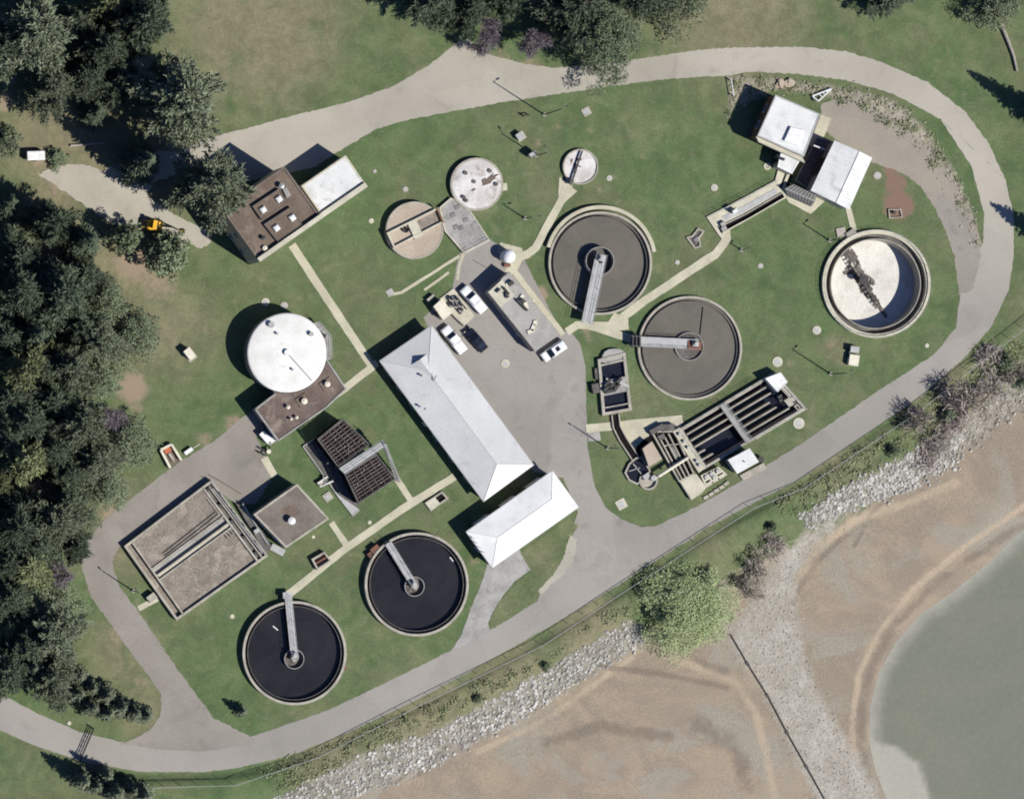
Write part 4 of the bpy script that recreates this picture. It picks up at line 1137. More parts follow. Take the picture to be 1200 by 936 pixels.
# inlet works west of the basin
ci = PL([(762.5, 505), (791, 504.5), (814.5, 555.5), (796, 565)], .9)
t = T('inlet_channels', 'parallel concrete inlet channels crossed by a pale pipe beside the tan-roofed hut', 'channel', at=cen(ci))
t.part('bed', MB().prism(ci, 0, .12), 'pit_black')
t.part('rim_wall', MB().rim(ci, .28, 0, .9), 'concrete')
wl = MB()
for v in (.22, .45, .68): wl.bar(Q([ci[0], ci[3], ci[2], ci[1]], .06, v), Q([ci[0], ci[3], ci[2], ci[1]], .98, v), .24, .1, .95)
for u in (.3, .66): wl.bar(Q([ci[0], ci[3], ci[2], ci[1]], u, .22), Q([ci[0], ci[3], ci[2], ci[1]], u, .9), .2, .1, .85)
t.part('channel_wall', wl, 'concrete')
t.part('channel_deck', MB().prism(qpoly([ci[0], ci[3], ci[2], ci[1]], .34, .62, .48, .66), .1, .8), 'grating')
t.part('sluice', MB().box(P(770, 503, 1), 2.6, .9, .5, 0, 1.1).box(P(783, 501, 1), 2.2, 1.2, .1, 0, 1.0).box(P(775, 512, 1), 1.2, .9, .5, 0, 1.3), 'dark_concrete')
wq = PL([(788.5, 505.5), (797, 500.5), (828, 547), (819, 554)], 1.0)
wk = t.part('walkway', MB().prism(wq, .0, 1.0), 'pale_concrete')
rail(t, [lerp(wq[1], wq[0], .1), lerp(wq[2], wq[3], .1)], 1.0, parent=wk, r=.025)
mb = MB()
for f in (.12, .3, .45, .78, .88): mb.cyl(Q([wq[0], wq[3], wq[2], wq[1]], f, .45), .28, 1.0, 1.5, 12)
t.part('valve_post', mb, 'galvanised', wk)
t = T('pale_pipe', 'straight pale pipe bridging over the inlet channels from the round sump', 'pipe', at=P(772, 557.5, 1.3))
a, b = P(771.5, 558, 1.5), P(806, 536, 1.5)
t.part('pipe', MB().tube([(*a, .9), (*a, 1.5), (*b, 1.5), (*b, 1.0)], .28, 10), 'cream_metal')
t.part('support', MB().box(lerp(a, b, .3), .25, .5, .5, .9, 1.3).box(lerp(a, b, .7), .25, .5, .5, .9, 1.3), 'galvanised')
cp = PL([(797, 564), (816, 555), (828, 571), (822, 578), (810.5, 585.5)], .8)
t = T('loading_slab', 'bare pale concrete slab at the south-west corner of the striped basin', 'slab', at=cen(cp))
t.part('slab', MB().prism(cp, 0, .8), 'pale_concrete'); t.part('lip', MB().bar(cp[0], cp[4], .2, .8, .88), 'concrete')
cp = PL([(821, 557), (842, 546.5), (852.5, 556), (827.5, 571.5)], .8)
t = T('pump_stand', 'concrete frame with small square openings and pumps between the pale slab and the white shed', 'pump stand', at=cen(cp))
t.part('base', MB().prism(cp, 0, .35), 'pit_black')
mb = MB().rim(cp, .3, 0, .85)
for u in (.33, .62): mb.bar(Q(cp, u, .03), Q(cp, u, .97), .3, .3, .85)
mb.bar(Q(cp, .03, .5), Q(cp, .97, .5), .32, .3, .853); mb.prism(qpoly(cp, .05, .95, .72, .97), .3, .84)
t.part('frame', mb, 'pale_concrete')
for q in ((.2, .3), (.48, .28), (.8, .3), (.5, .62)): t.part('pump', MB().cyl(Q(cp, *q), .34, .35, 1.15, 14), 'galvanised')
for q, l in (((838, 571), 2.6), ((826, 580), 2.2)):
    pass
kp = PL([(822, 582), (853, 563), (856, 567), (826, 587)], 0)
t = T('kerb_stones', 'row of pale kerb blocks along the grass edge below the pump frame', 'kerb', at=cen(kp))
for k in range(5): t.part('block', MB().box(Q(kp, .1 + .2 * k, .5 + rnd(-.2, .2)), .9, .55, .55 + rnd(-.2, .2), 0, .3), 'concrete')
ch = [P(*q, 2.0) for q in ((753, 525.5), (764, 517), (776, 537.5), (760.5, 547))]
t = T('tan_hut', 'square hut with a plain tan roof between the inlet channels and the dark sump', 'hut', at=cen(ch))
t.part('wall', MB().prism(inset(ch, .1), 0, 1.9), 'dark_concrete'); t.part('roof', MB().prism(ch, 1.9, 2.02), 'tan_gravel')
panel_on(t, ch, 2, .5, .05, .8, 1.7, 'door', 'galvanised')
cs_ = P(747, 549); c2_ = P(759, 563)
t = T('round_sump', 'irregular concrete sump with dark water where the narrow channel meets the tan hut', 'sump', at=cs_)
sp = PL([(731, 554), (736, 543), (744, 536), (752, 535), (758, 545), (762, 552), (755, 561), (746, 568), (736, 563)])
t.part('wall', MB().rim(sp, .28, 0, .5), 'concrete'); t.part('water', MB().prism(inset(sp, .2), 0, .12), 'blue_black_water')
t.part('baffle', MB().bar(P(741, 543), P(752, 557), .18, .1, .5).bar(P(736, 552), P(749, 548), .15, .1, .5), 'grey_concrete')
t.part('round_bay', MB().ring(c2_, 1.35, 1.65, 0, .55, 30, radians(150), radians(390)).cyl(c2_, 1.36, 0, .1, 30), 'concrete')
t.part('sump_pump', MB().cyl(P(764, 560), .5, .1, 1.2, 14).box(P(756, 558), 1.2, .9, .6, .1, .9), 'galvanised')

# screening basin and its channel
cq = PL([(700.5, 421), (733, 413), (740.5, 481), (706, 487)], .7)
t = T('screening_basin', 'upright rectangular concrete basin with two dark water cells and machinery between them', 'basin', at=cen(cq))
cq2 = [cq[0], cq[3], cq[2], cq[1]]
t.part('outer_wall', MB().rim(cq, .5, 0, .75), 'concrete')
t.part('water', MB().prism(inset(cq, .4), 0, .15), 'blue_black_water')
t.part('deck', MB().prism(qpoly(cq2, .40, .66, .10, .92), .1, .72), 'grey_concrete')
t.part('cross_wall', MB().bar(Q(cq2, .12, .08), Q(cq2, .12, .92), .3, .1, .74).bar(Q(cq2, .87, .08), Q(cq2, .87, .92), .2, .1, .7), 'concrete')
mb = MB()
for u, v, an in ((.45, .25, .9), (.53, .2, .9), (.46, .62, .9), (.55, .55, .9), (.5, .42, .5), (.6, .3, .2)): mb.box(Q(cq2, u, v), 1.6, .55, an, .72, 1.35)
t.part('screen_rake', mb, 'dark_metal')
t.part('bracket', MB().box(Q(cq2, .52, .78), .5, 2.2, 1.2, .72, 1.0).box(Q(cq2, .45, .4), .3, 2.4, 1.0, .72, 1.2), 'galvanised')
t.part('head_slab', MB().prism(smooth_poly(PL([(704, 418), (709, 410), (722, 408), (731, 412), (732, 420), (704, 427)]), 1), 0, .6), 'grey_concrete')
t.part('side_box', MB().box(P(698, 455, .7), 1.2, 1.7, .2, 0, .9).box(P(700, 438, .5), .8, 2.0, .1, 0, .5), 'dark_concrete')
t = T('narrow_channel', 'narrow bent water channel leading from the upright basin down to the dark sump', 'channel', (726, 505))
ln = [(720.5, 486), (722, 500), (729, 514), (744, 537)]
t.part('bed', MB().prism(ribbon(ln, 1.1), 0, .13), 'pit_black')
mb = MB()
L_ = PL(ln)
for s_ in (-1, 1):
    q = ribbon(ln, 1.25 if s_ < 0 else 1.25); h_ = len(ln); side = q[:h_] if s_ < 0 else q[h_:]
    for a, b in zip(side[:-1], side[1:]): mb.bar(a, b, .22, 0, .45)
t.part('wall', mb, 'concrete')
br = [(746, 534), (749, 525), (757, 517), (764, 513)]
t.part('branch', MB().prism(ribbon(br, 1.0), 0, .135), 'pit_black')

# ------------------------------------------------------------------ small round tanks and their deck, north
ct = P(486, 270, 1.1); rt = 33.6 * S
t = T('gravel_topped_tank', 'round tan gravel-topped tank cut across by a concrete trough with two open wells', 'tank', at=ct)
t.part('tank_wall', MB().ring(ct, rt - .3, rt, 0, 1.1, 72), 'concrete')
t.part('gravel_top', MB().cyl(ct, rt - .29, 0, 1.06, 72), 'tan_gravel')
tq = PL([(453, 273), (513.5, 243), (521, 260), (461.5, 291)], 1.5)
tr = t.part('trough', MB().rim(tq, .3, 1.0, 1.6), 'pale_concrete')
t.part('trough_floor', MB().prism(qpoly(tq, .03, .97, .1, .9), 1.0, 1.12), 'tan_gravel')
t.part('centre_slab', MB().prism(qpoly(tq, .40, .56, .06, 1.12), 1.1, 1.55), 'pale_concrete')
t.part('well_bed', MB().prism(qpoly(tq, .58, .95, .2, .8), 1.1, 1.16), 'bed_gravel')
mb = MB()
for k in range(5): mb.box(Q(tq, .33 + rnd(-.05, .06), .3 + rnd(-.1, .25)), rnd(.4, .9), .3, rnd(0, 3), 1.1, 1.75)
t.part('valve', mb, 'dark_metal')
t.part('end_wall', MB().bar(Q(tq, .97, .0), Q(tq, .97, 1), .35, 1.0, 1.7), 'brick')
cw = P(558.8, 216, .8); rw = 31 * S
t = T('white_round_tank', 'brown-stained white round tank, larger of the two pale tanks on the north lawn', 'tank', at=cw)
t.part('tank_wall', MB().ring(cw, rw - .35, rw, 0, .85, 72), 'concrete')
t.part('cover', MB().lathe(cw, [(rw - .34, .7), (rw - .36, .86), (rw * .6, 1.0), (rw * .25, 1.08), (0, 1.1)], 72), 'stained_white')
for q in ((545.5, 203), (574, 200.5), (555, 213), (581, 216), (543, 231), (546, 235)):
    t.part('cover_hatch', MB().cyl(P(*q, 1), .35, .9, 1.25, 12), 'dark_concrete')
t.part('brown_streak', MB().prism(blob(*P(567, 214, 1), 2.6, .55, .55, 0, 24, .4, 9), .9, 1.085), 'rust_ballast')  # ragged brownish streak laid across the cover
t.part('pipe_bracket', MB().box(P(591, 219, .8), 1.0, 1.3, .1, 0, .8), 'pale_concrete')
csm = P(680.3, 195.5, .5); rs_ = 20.8 * S
t = T('small_round_tank', 'small speckled white round tank split by a dark arm on the north lawn', 'tank', at=csm)
t.part('tank_wall', MB().ring(csm, rs_ - .25, rs_, 0, .6, 56), 'concrete')
t.part('floor', MB().cyl(csm, rs_ - .24, 0, .42, 56), 'stained_white')
t.part('arm', MB().bar(P(682.5, 177, 1), P(669, 217, 1), .3, .75, .95), 'dark_metal')
mb = MB()
for k in range(9): q = rnd(0, 1); mb.prism(blob(csm[0] + rnd(-1.6, .3), csm[1] + rnd(-1.2, 1.4), rnd(.15, .5), rnd(.12, .35), rnd(0, 3), 0, 12, .4, 40 + k), .42, .43 + .004 * k)
t.part('scum', mb, 'rust_ballast')
t.part('drive', MB().box(P(669.5, 213, 1), .9, .6, 1.2, .6, 1.3), 'dark_concrete')
dq = PL([(515, 243), (528.5, 231.5), (551, 246.5), (574, 281), (543.5, 297), (521, 271)], .5)
t = T('concrete_deck', 'raised pale concrete deck joining the tan gravel-topped tank and the white round tank', 'deck', at=cen(dq))
t.part('deck', MB().prism(dq, 0, .5), 'grey_concrete'); t.part('edge', MB().rim(dq, .2, .4, .58), 'pale_concrete')
for q in ((531, 252), (546, 258), (540.5, 267), (534.5, 266), (536, 243)): t.part('hatch', MB().box(P(*q, .6), .9, .7, .4, .5, .62), 'grating')
rail(t, [dq[3], dq[4]], .5)

# ------------------------------------------------------------------ equipment in the yard
LZ = .75
ce = PL([(571, 342), (597, 318), (655.5, 392.5), (627, 412)], 2.3 + LZ)
t = T('low_flat_building', 'low flat grey-roofed building with pipes and pale patches on top, beside the yard', 'building', at=cen(ce))
t.part('wall', MB().prism(inset(ce, .06), 0, 2.15 + LZ), 'grey_concrete'); t.part('roof', MB().prism(ce, 2.15 + LZ, 2.3 + LZ), 'slab_roof')
ce2 = [ce[0], ce[3], ce[2], ce[1]]
t.part('roof_slab', MB().prism(qpoly(ce2, .01, .26, .02, .62), 2.3 + LZ, 2.46 + LZ), 'pale_concrete')
mb = MB()
for u, v, l, w, a in ((.15, .5, 1.6, .3, -.9), (.12, .78, .9, .7, .6), (.2, .42, .5, .9, .3), (.42, .62, 2.6, .35, -.8), (.38, .72, .8, .6, -.8), (.08, .3, .9, .25, .8)):
    mb.box(Q(ce2, u, v), l, w, a, 2.3 + LZ, 2.95 + LZ)
t.part('roof_pipe', mb, 'dark_metal')
for u, v in ((.34, .78), (.46, .72), (.70, .60), (.73, .45), (.75, .3), (.1, .7)): t.part('roof_box', MB().box(Q(ce2, u, v), rnd(.6, 1.3), .6, rnd(0, 2), 2.3 + LZ, 2.55 + LZ), 'cream_metal')
t.part('parapet', MB().bar(Q(ce2, 0, .02), Q(ce2, .98, .02), .14, 2.3 + LZ, 2.45 + LZ), 'concrete')
for f in (.3, .6): panel_on(t, ce, 3, f, .05, 1.0, 1.9, 'door', 'galvanised')
t.part('mast', MB().tube([(*P(590, 323, 2.5), 2.3 + LZ), (*P(591, 323, 4), 5.0 + LZ)], .05, 6), 'galvanised')
cdm = P(597, 300, 2.4)
t = T('dome_tank', 'upright white dome-topped tank standing at the north tip of the yard', 'tank', at=cdm)
t.part('shell', MB().cyl(cdm, 1.15, 0, 1.9, 32), 'white_metal')
t.part('dome', MB().lathe(cdm, [(1.2, 1.88), (1.15, 2.1), (.8, 2.5), (.35, 2.7), (0, 2.75)], 32), 'white_paint', smooth=True)
t.part('pump_box', MB().box(P(594.5, 311, .5), 1.1, .5, 0, 0, .6), 'rust')
pe = PL([(513, 352), (531, 338), (556, 370), (543, 383)], .2)
t = T('equipment_pad', 'concrete pad crowded with grey pumps and pipework between the two white pickups', 'machine pad', at=cen(pe))
t.part('slab', MB().prism(pe, 0, .22), 'pale_concrete')
pe2 = [pe[0], pe[3], pe[2], pe[1]]
for u, v in ((.2, .55), (.3, .75), (.42, .5), (.5, .72), (.6, .55), (.35, .35)):
    q = Q(pe2, u, v); m_ = t.part('pump', MB().cyl(q, .45, .22, .95, 16).box(q, 1.2, .4, rnd(0, 3), .22, .6), 'grey_concrete')
    t.part('motor', MB().cyl((q[0] + .1, q[1]), .25, .95, 1.3, 12), 'dark_metal', m_)
mb = MB()
for a, b in (((.15, .4), (.7, .4)), ((.2, .85), (.7, .85)), ((.3, .35), (.3, .9)), ((.55, .4), (.55, .9))): mb.tube([(*Q(pe2, *a), .5), (*Q(pe2, *b), .5)], .1, 6)
t.part('pipe', mb, 'dark_metal')
t.part('low_wall', MB().bar(Q(pe2, .45, .02), Q(pe2, .98, .05), .2, .22, .9), 'concrete')
ch = [P(*q, 2.0) for q in ((508, 359), (518.5, 349.5), (529.5, 367), (519.5, 375.5))]
t = T('cream_cabin', 'small cream-roofed cabin on the left of the machinery pad', 'cabin', at=cen(ch))
t.part('wall', MB().prism(inset(ch, .1), 0, 1.9), 'cream_metal'); t.part('roof', MB().prism(ch, 1.9, 2.02), 'cream_metal')
panel_on(t, ch, 3, .5, .05, .8, 1.7, 'door', 'dark_metal')
t.part('back_step', MB().prism(PL([(500, 351), (508, 344.5), (510, 347.5), (502.5, 354)], .8), 0, .8), 'concrete')

# bins, boxes, pits on the lawns
t = T('block_bay', 'small three-sided block bay holding rusty orange scrap beside the service drive', 'storage bay', (200, 534))
bq = PL([(188.5, 527), (201, 520.5), (212.5, 539), (199.5, 548)], .8)
t.part('wall', MB().bar(bq[0], bq[3], .4, 0, .9).bar(bq[1], bq[2], .4, 0, .9).bar(bq[0], bq[1], .4, 0, .88), 'cream_metal')
t.part('floor', MB().prism(bq, 0, .08), 'brown_ballast')
t.part('scrap', MB().box(Q(bq, .5, .18), 1.2, .9, .6, .08, .6), 'orange_paint'); t.part('barrel', MB().box(Q(bq, .5, .6), 1.6, .45, -1.0, .08, .55), 'concrete')
t = T('white_crate', 'narrow white crate at the gravel edge beside the block bay', 'crate', (221, 528.5))
t.part('body', MB().box(P(221, 528.5, .6), 1.5, .6, .62, 0, .6), 'white_metal'); t.part('lid', MB().box(P(221, 528.5, .6), 1.56, .66, .62, .6, .66), 'white_paint')
t = T('long_pole', 'thin pale pole lying on the gravel just beyond the white crate', 'pole', (229, 522.5))
t.part('pole', MB().tube([(*P(225, 525.5), .08), (*P(234, 520), .08)], .07, 6), 'cream_metal'); t.part('collar', MB().tube([(*P(225, 525.5), .08), (*P(226, 525), .08)], .1, 6), 'galvanised')
t = T('utility_cabinet', 'lone pale green utility cabinet on the west lawn', 'cabinet', (222, 415))
t.part('body', MB().box(P(222.5, 414.5, 1.5), 1.9, 1.2, -.9, .15, 1.5), 'galvanised'); t.part('lid', MB().box(P(222.5, 414.5, 1.6), 2.0, 1.3, -.9, 1.5, 1.6), 'cream_metal'); t.part('pad', MB().box(P(222, 415.5), 2.4, 1.7, -.9, 0, .15), 'concrete')
t = T('electrical_box', 'pale box with a stepped top beside a diagonal pole shadow below the drained tank', 'cabinet', (1001, 420))
t.part('body', MB().box(P(1001, 422, 1), 1.7, 1.9, -.15, 0, 1.0), 'cream_metal'); t.part('upper_box', MB().box(P(1002, 409.5, 1.2), 1.5, 1.1, -.15, 0, 1.2), 'galvanised'); t.part('side_pipe', MB().box(P(995, 413), .5, 1.8, 0, 0, .6), 'dark_metal')
t = T('test_rig', 'small low open frame standing in the reddish bare patch', 'frame', (1049, 250))
fp = PL([(1041, 245), (1056, 245), (1058, 255), (1042, 256)], .3); t.part('frame', MB().rim(fp, .18, 0, .3), 'concrete'); t.part('valve', MB().cyl(P(1047, 249), .3, 0, .6, 10), 'dark_metal')
t = T('inspection_pit', 'Y-shaped concrete inspection pit on the lawn left of the flume end', 'pit', (814, 281))
pq_ = PL([(804, 278), (811, 276), (818, 267), (826, 271), (820, 279), (822, 289), (814, 292)], .25)
t.part('wall', MB().rim(pq_, .3, 0, .3), 'concrete'); t.part('bed', MB().prism(inset(pq_, .2), 0, .05), 'dark_concrete'); t.part('cover', MB().box(P(816, 281), 1.0, .8, .6, .05, .28), 'grating')
t = T('transformer_box', 'pale square box with a dark shadow, beside the shorter pole on the north lawn', 'cabinet', (609.5, 160))
t.part('body', MB().box(P(609.5, 159.5, .9), 1.1, 1.1, .6, .1, .95), 'cream_metal'); t.part('pad', MB().box(P(610, 160), 1.6, 1.5, .6, 0, .1), 'concrete'); t.part('lid', MB().box(P(609.5, 159.5, 1), 1.2, 1.2, .6, .95, 1.02), 'galvanised')
t = T('switch_box', 'tall grey-green switch box on posts just left of the bent north lawn pole', 'cabinet', (624, 181))
t.part('body', MB().box(P(624, 180.5, 1), 1.4, .8, .6, .5, 1.7), 'green_box'); t.part('post', MB().box(P(626, 182), .2, .2, 0, 0, .5).box(P(621, 180), .2, .2, 0, 0, .5), 'galvanised'); t.part('door', MB().box(P(624, 180.5, 1.7), 1.2, .6, .6, 1.7, 1.75), 'galvanised')
t = T('wood_post_pair', 'two short dark posts with a crossbar near the tall pole by the gravel track', 'post', (616, 135))
t.part('post', MB().tube([(*P(613, 136), 0), (*P(613, 136), 1.1)], .15, 8), 'dark_metal'); t.part('post', MB().tube([(*P(619, 135), 0), (*P(619, 135), .9)], .13, 8), 'dark_metal'); t.part('crossbar', MB().tube([(*P(613, 136), .9), (*P(619, 135), .8)], .12, 6), 'dark_metal')
t = T('steel_triangle', 'white triangular steel frame lying on the rubble above the square grey-roofed building', 'frame', (963, 109))
a, b, d = P(974, 104), P(958, 119), P(951, 113)
mb = MB()
for p, q in ((a, b), (a, d), (b, d)): mb.tube([(*p, .45), (*q, .45)], .13, 6)
t.part('frame', mb, 'white_paint')
mb = MB()
for f in (.3, .5, .7): mb.tube([(*lerp(a, b, f), .45), (*lerp(a, d, f), .45)], .09, 6)
t.part('crossbar', mb, 'white_paint'); t.part('block', MB().box(P(954, 116), .8, .5, .6, 0, .35), 'dark_metal')
t = T('pale_boulders', 'heap of pale tan boulders on the rubble bank above the square grey-roofed building', 'boulders', (915, 99))
for k in range(9):
    q = P(905 + rnd(0, 24), 94 + rnd(0, 10)); t.part('boulder', MB().prism(blob(*q, rnd(.4, .8), rnd(.3, .6), rnd(0, 3), 0, 9, .2, 70 + k), 0, rnd(.3, .6)), 'tan_gravel')
t = T('guard_posts', 'two pale posts with a rail at the left end of the rubble bank', 'barrier', (857, 103))
t.part('post', MB().tube([(*P(855, 94), 0), (*P(855, 94), 1.0)], .12, 8), 'white_metal'); t.part('post', MB().tube([(*P(858, 112), 0), (*P(858, 112), 1.0)], .12, 8), 'white_metal'); t.part('rail', MB().tube([(*P(855, 94), .9), (*P(858, 112), .9)], .1, 6), 'white_metal')
t = T('lift_hoop', 'pale ring-shaped cover beside the small shadowed corner of the white annex', 'manhole', (899, 195))
t.part('ring', MB().ring(P(899, 195), .35, .65, 0, .15, 24), 'pale_concrete'); t.part('lid', MB().cyl(P(899, 195), .34, 0, .08, 20), 'grey_concrete')

lids = [((435, 259), .45, 'white', 'round white lid on the lawn left of the tan gravel-topped tank'), ((475, 222), .5, 'concrete', 'round concrete lid on the lawn above the tan gravel-topped tank'), ((439, 201), .35, 'concrete', 'small pale lid on the lawn just right of the white wing'),
        ((891, 311.7), .5, 'concrete', 'pale round lid on the lawn halfway between the flume and the left-pointing bridge clarifier'), ((837, 220), .6, 'pale', 'large round lid with a dark notch on the lawn above the flume end'), ((793.6, 307.5), .4, 'pale', 'pale lid on the lawn just above the diagonal footpath'),
        ((957, 387), .75, 'pale', 'rough pale lid on the lawn left of the stepped pale box'), ((272, 722), .4, 'white', 'white lid on the lawn left of the lower-left black clarifier'), ((728, 590.6), .95, 'pale', 'square-edged pale slab lid on the lawn tip by the yard mouth'),
        ((311, 354), .7, 'pale', 'pale lid on the lawn just above the white domed tank, the left one'), ((333, 358), .65, 'concrete', 'tan lid on the lawn just above the white domed tank, the right one'), ((81, 847), .35, 'white', 'small white lid on the grass edge of the road near the gate'),
        ((687, 131), .8, 'concrete', 'square concrete lid on the lawn above the small speckled tank'), ((911, 424), .9, 'pale', 'pale lid beside the upper end of the striped basin'), ((936, 496), 1.0, 'pale', 'rough concrete lid off the right corner of the striped basin'), ((592, 392 + 34), .75, 'pale', 'round pale patch lid set in the yard paving'),
        ((714, 209), .5, 'pale', 'pale lid on the lawn right of the small speckled tank'), ((1086, 405), .35, 'cream', 'short pale marker cover beside the road near the drained tank'), ((457, 343), .7, 'concrete', 'square concrete cover at the end of the thin kerb strip on the lawn'),
        ((1028, 206), .7, 'concrete', 'round concrete lid on the grass below the white gabled shed'), ((625, 352), .3, 'white', 'tiny white lid in the grass right of the low flat grey building'), ((433, 612), .35, 'white', 'small white lid in the grass under the slatted tower'), ((367, 629), .3, 'white', 'small white lid on the grass below the pump house')]
for q, r_, m_, lab in lids:
    t = T('manhole', lab, 'manhole', q, 'manhole lids in the grass and paving')
    mt = {'white': 'pale_concrete', 'concrete': 'concrete', 'pale': 'pale_concrete', 'cream': 'cream_metal'}[m_]
    sq = 'square' in lab or 'slab' in lab
    b = MB().box(P(*q), r_ * 1.8, r_ * 1.8, .5, 0, .12) if sq else MB().cyl(P(*q), r_, 0, .12, 20)
    t.part('collar', b, mt)
    t.part('lid', MB().cyl(P(*q), r_ * .6, .12, .16, 16), 'galvanised' if m_ != 'white' else 'pale_concrete')

# ------------------------------------------------------------------ poles
def pole(label, px, h, arm, lean=0.0, name='light_pole'):
    t = T(name, label, 'light pole' if name == 'light_pole' else 'utility pole', px, 'poles standing on the lawns')
    x, y = t.org[0], t.org[1]
    t.part('pole', MB().tube([(x, y, 0), (x, y, h)], .13, 8, .08), 'green_box' if name == 'light_pole' else 'bark')
    t.part('base', MB().cyl((x, y), .32, 0, .3, 14), 'concrete')
    an = arm[0]; e = (x + arm[1] * cos(an), y + arm[1] * sin(an))
    a = t.part('arm', MB().tube([(x, y, h - .3), (x + .4 * arm[1] * cos(an), y + .4 * arm[1] * sin(an), h), (*e, h + .05)], .045, 6), 'green_box')
    hd = t.part('lamp_head', MB().box(e, .5, .24, an, h - .04, h + .1), 'dark_metal')
    t.part('lens', MB().box(e, .36, .16, an, h - .08, h - .04), 'lamp_glass', hd)
pole('tallest pole, throwing its long shadow across the gravel track at the top', (637.5, 134.5), 11.5, (.5, 1.0), name='utility_pole')
pole('pole standing against the white-lidded switch box on the north lawn', (628, 182.5), 7.6, (2.0, 1.2))
pole('lamp pole with a curved arm beside the brown-stained white round tank', (615, 256), 5.0, (.1, 1.3))
pole('lamp pole on the lawn between the striped basin and the stepped pale box', (973, 438), 8.6, (.6, .9))
pole('lamp pole just below the white gabled shed, left of the drained tank', (972, 282), 6.0, (.6, .9))
pole('lamp pole on the lawn corner by the yard, next to the narrow channel', (712, 525), 7.6, (2.6, .9))
pole('lamp pole beside the gravel beds, its shadow falling on the service drive', (156, 692), 6.8, (2.4, .9))
pole('short lamp pole below the left end of the flume', (868.5, 293), 2.6, (.6, .4))

# ------------------------------------------------------------------ vehicles
def loft(mb, stations, caps=True):
    """stations: (x, half width, z low, z high, half width at the top)"""
    n = 10; vs = []
    for x, w, z0, z1, wt in stations:
        c = min(.12, (z1 - z0) * .3)
        ring = [(-w + c, z0), (w - c, z0), (w, z0 + c), (w, (z0 + z1) * .55), (wt, z1 - c * .6), (wt - c, z1), (-wt + c, z1), (-wt, z1 - c * .6), (-w, (z0 + z1) * .55), (-w, z0 + c)]
        vs += [(x, y, z) for y, z in ring]
    fs = []
    for i in range(len(stations) - 1):
        for k in range(n):
            j = (k + 1) % n
            fs.append((i * n + k, i * n + j, (i + 1) * n + j, (i + 1) * n + k))
    fs += [tuple(range(n - 1, -1, -1)), tuple((len(stations) - 1) * n + k for k in range(n))]
    return mb.add(vs, fs)

class Vehicle:
    def __init__(s, name, label, cat, px, head, paint, L, W, body, cab, group='vehicles parked in the yard', win=True, wheel_r=.36, wheel_x=None):
        """px: middle seen on the map; head: map direction of the bonnet"""
        c = P(*px, .9)
        s.t = T(name, label, cat, at=(0, 0), group=group)
        b = s.t.part('body', loft(MB(), body), paint, smooth=False)
        k = s.t.part('cabin', loft(MB(), cab[0]), paint)
        (xf0, xf1, xr0, xr1, wl, wh, z0, z1) = cab[1]
        e = .014
        ws = s.t.part('windshield', MB().add([(xf0 + e, -wl, z0), (xf0 + e, wl, z0), (xf1 + e, wh, z1), (xf1 + e, -wh, z1), (xf0 - .02, -wl, z0), (xf0 - .02, wl, z0), (xf1 - .02, wh, z1), (xf1 - .02, -wh, z1)], [(0, 1, 2, 3), (4, 7, 6, 5), (0, 3, 7, 4), (1, 5, 6, 2), (3, 2, 6, 7), (0, 4, 5, 1)]), 'glass')
        s.t.part('rear_window', MB().add([(xr0 - e, -wl, z0 + .05), (xr0 - e, wl, z0 + .05), (xr1 - e, wh, z1), (xr1 - e, -wh, z1)], [(0, 3, 2, 1)]), 'glass')
        for sd in (-1, 1):
            yl, yh = sd * (cab[2] + .012), sd * (cab[3] + .012)
            s.t.part('side_window', MB().add([(xf0 - .25, yl, z0 + .04), (xr0 + .25, yl, z0 + .04), (xr1 + .12, yh, z1 - .06), (xf1 - .1, yh, z1 - .06)], [(0, 1, 2, 3) if sd > 0 else (0, 3, 2, 1)]), 'glass')
            for x in (wheel_x or (L * .31, -L * .29)):
                y = sd * (W / 2 - .08)
                wmb = MB().tube([(x, y - .11, wheel_r), (x, y + .11, wheel_r)], wheel_r, 18)
                wo = s.t.part('wheel', wmb, 'rubber')
                s.t.part('rim', MB().tube([(x, y - .12, wheel_r), (x, y + .12, wheel_r)], wheel_r * .58, 14), 'chrome', wo)
            s.t.part('headlight', MB().box((L / 2 - .04, sd * W * .36), .12, .34, 0, .62, .80), 'lamp_glass')
            s.t.part('tail_light', MB().box((-L / 2 + .03, sd * W * .40), .1, .22, 0, .65, .9), 'rust')
            s.t.part('mirror', MB().box((xf0 - .1, sd * (W / 2 + .08)), .14, .2, 0, z0, z0 + .16), 'dark_metal')
        s.t.part('bumper', MB().box((L / 2 + .02, 0), .14, W * .92, 0, .38, .58), 'dark_metal')
        s.t.part('bumper', MB().box((-L / 2 - .02, 0), .14, W * .92, 0, .38, .58), 'dark_metal')
        a = atan2(-head[1], head[0])
        s.t.o.location = (c[0], c[1], .03); s.t.o.rotation_euler = (0, 0, a)

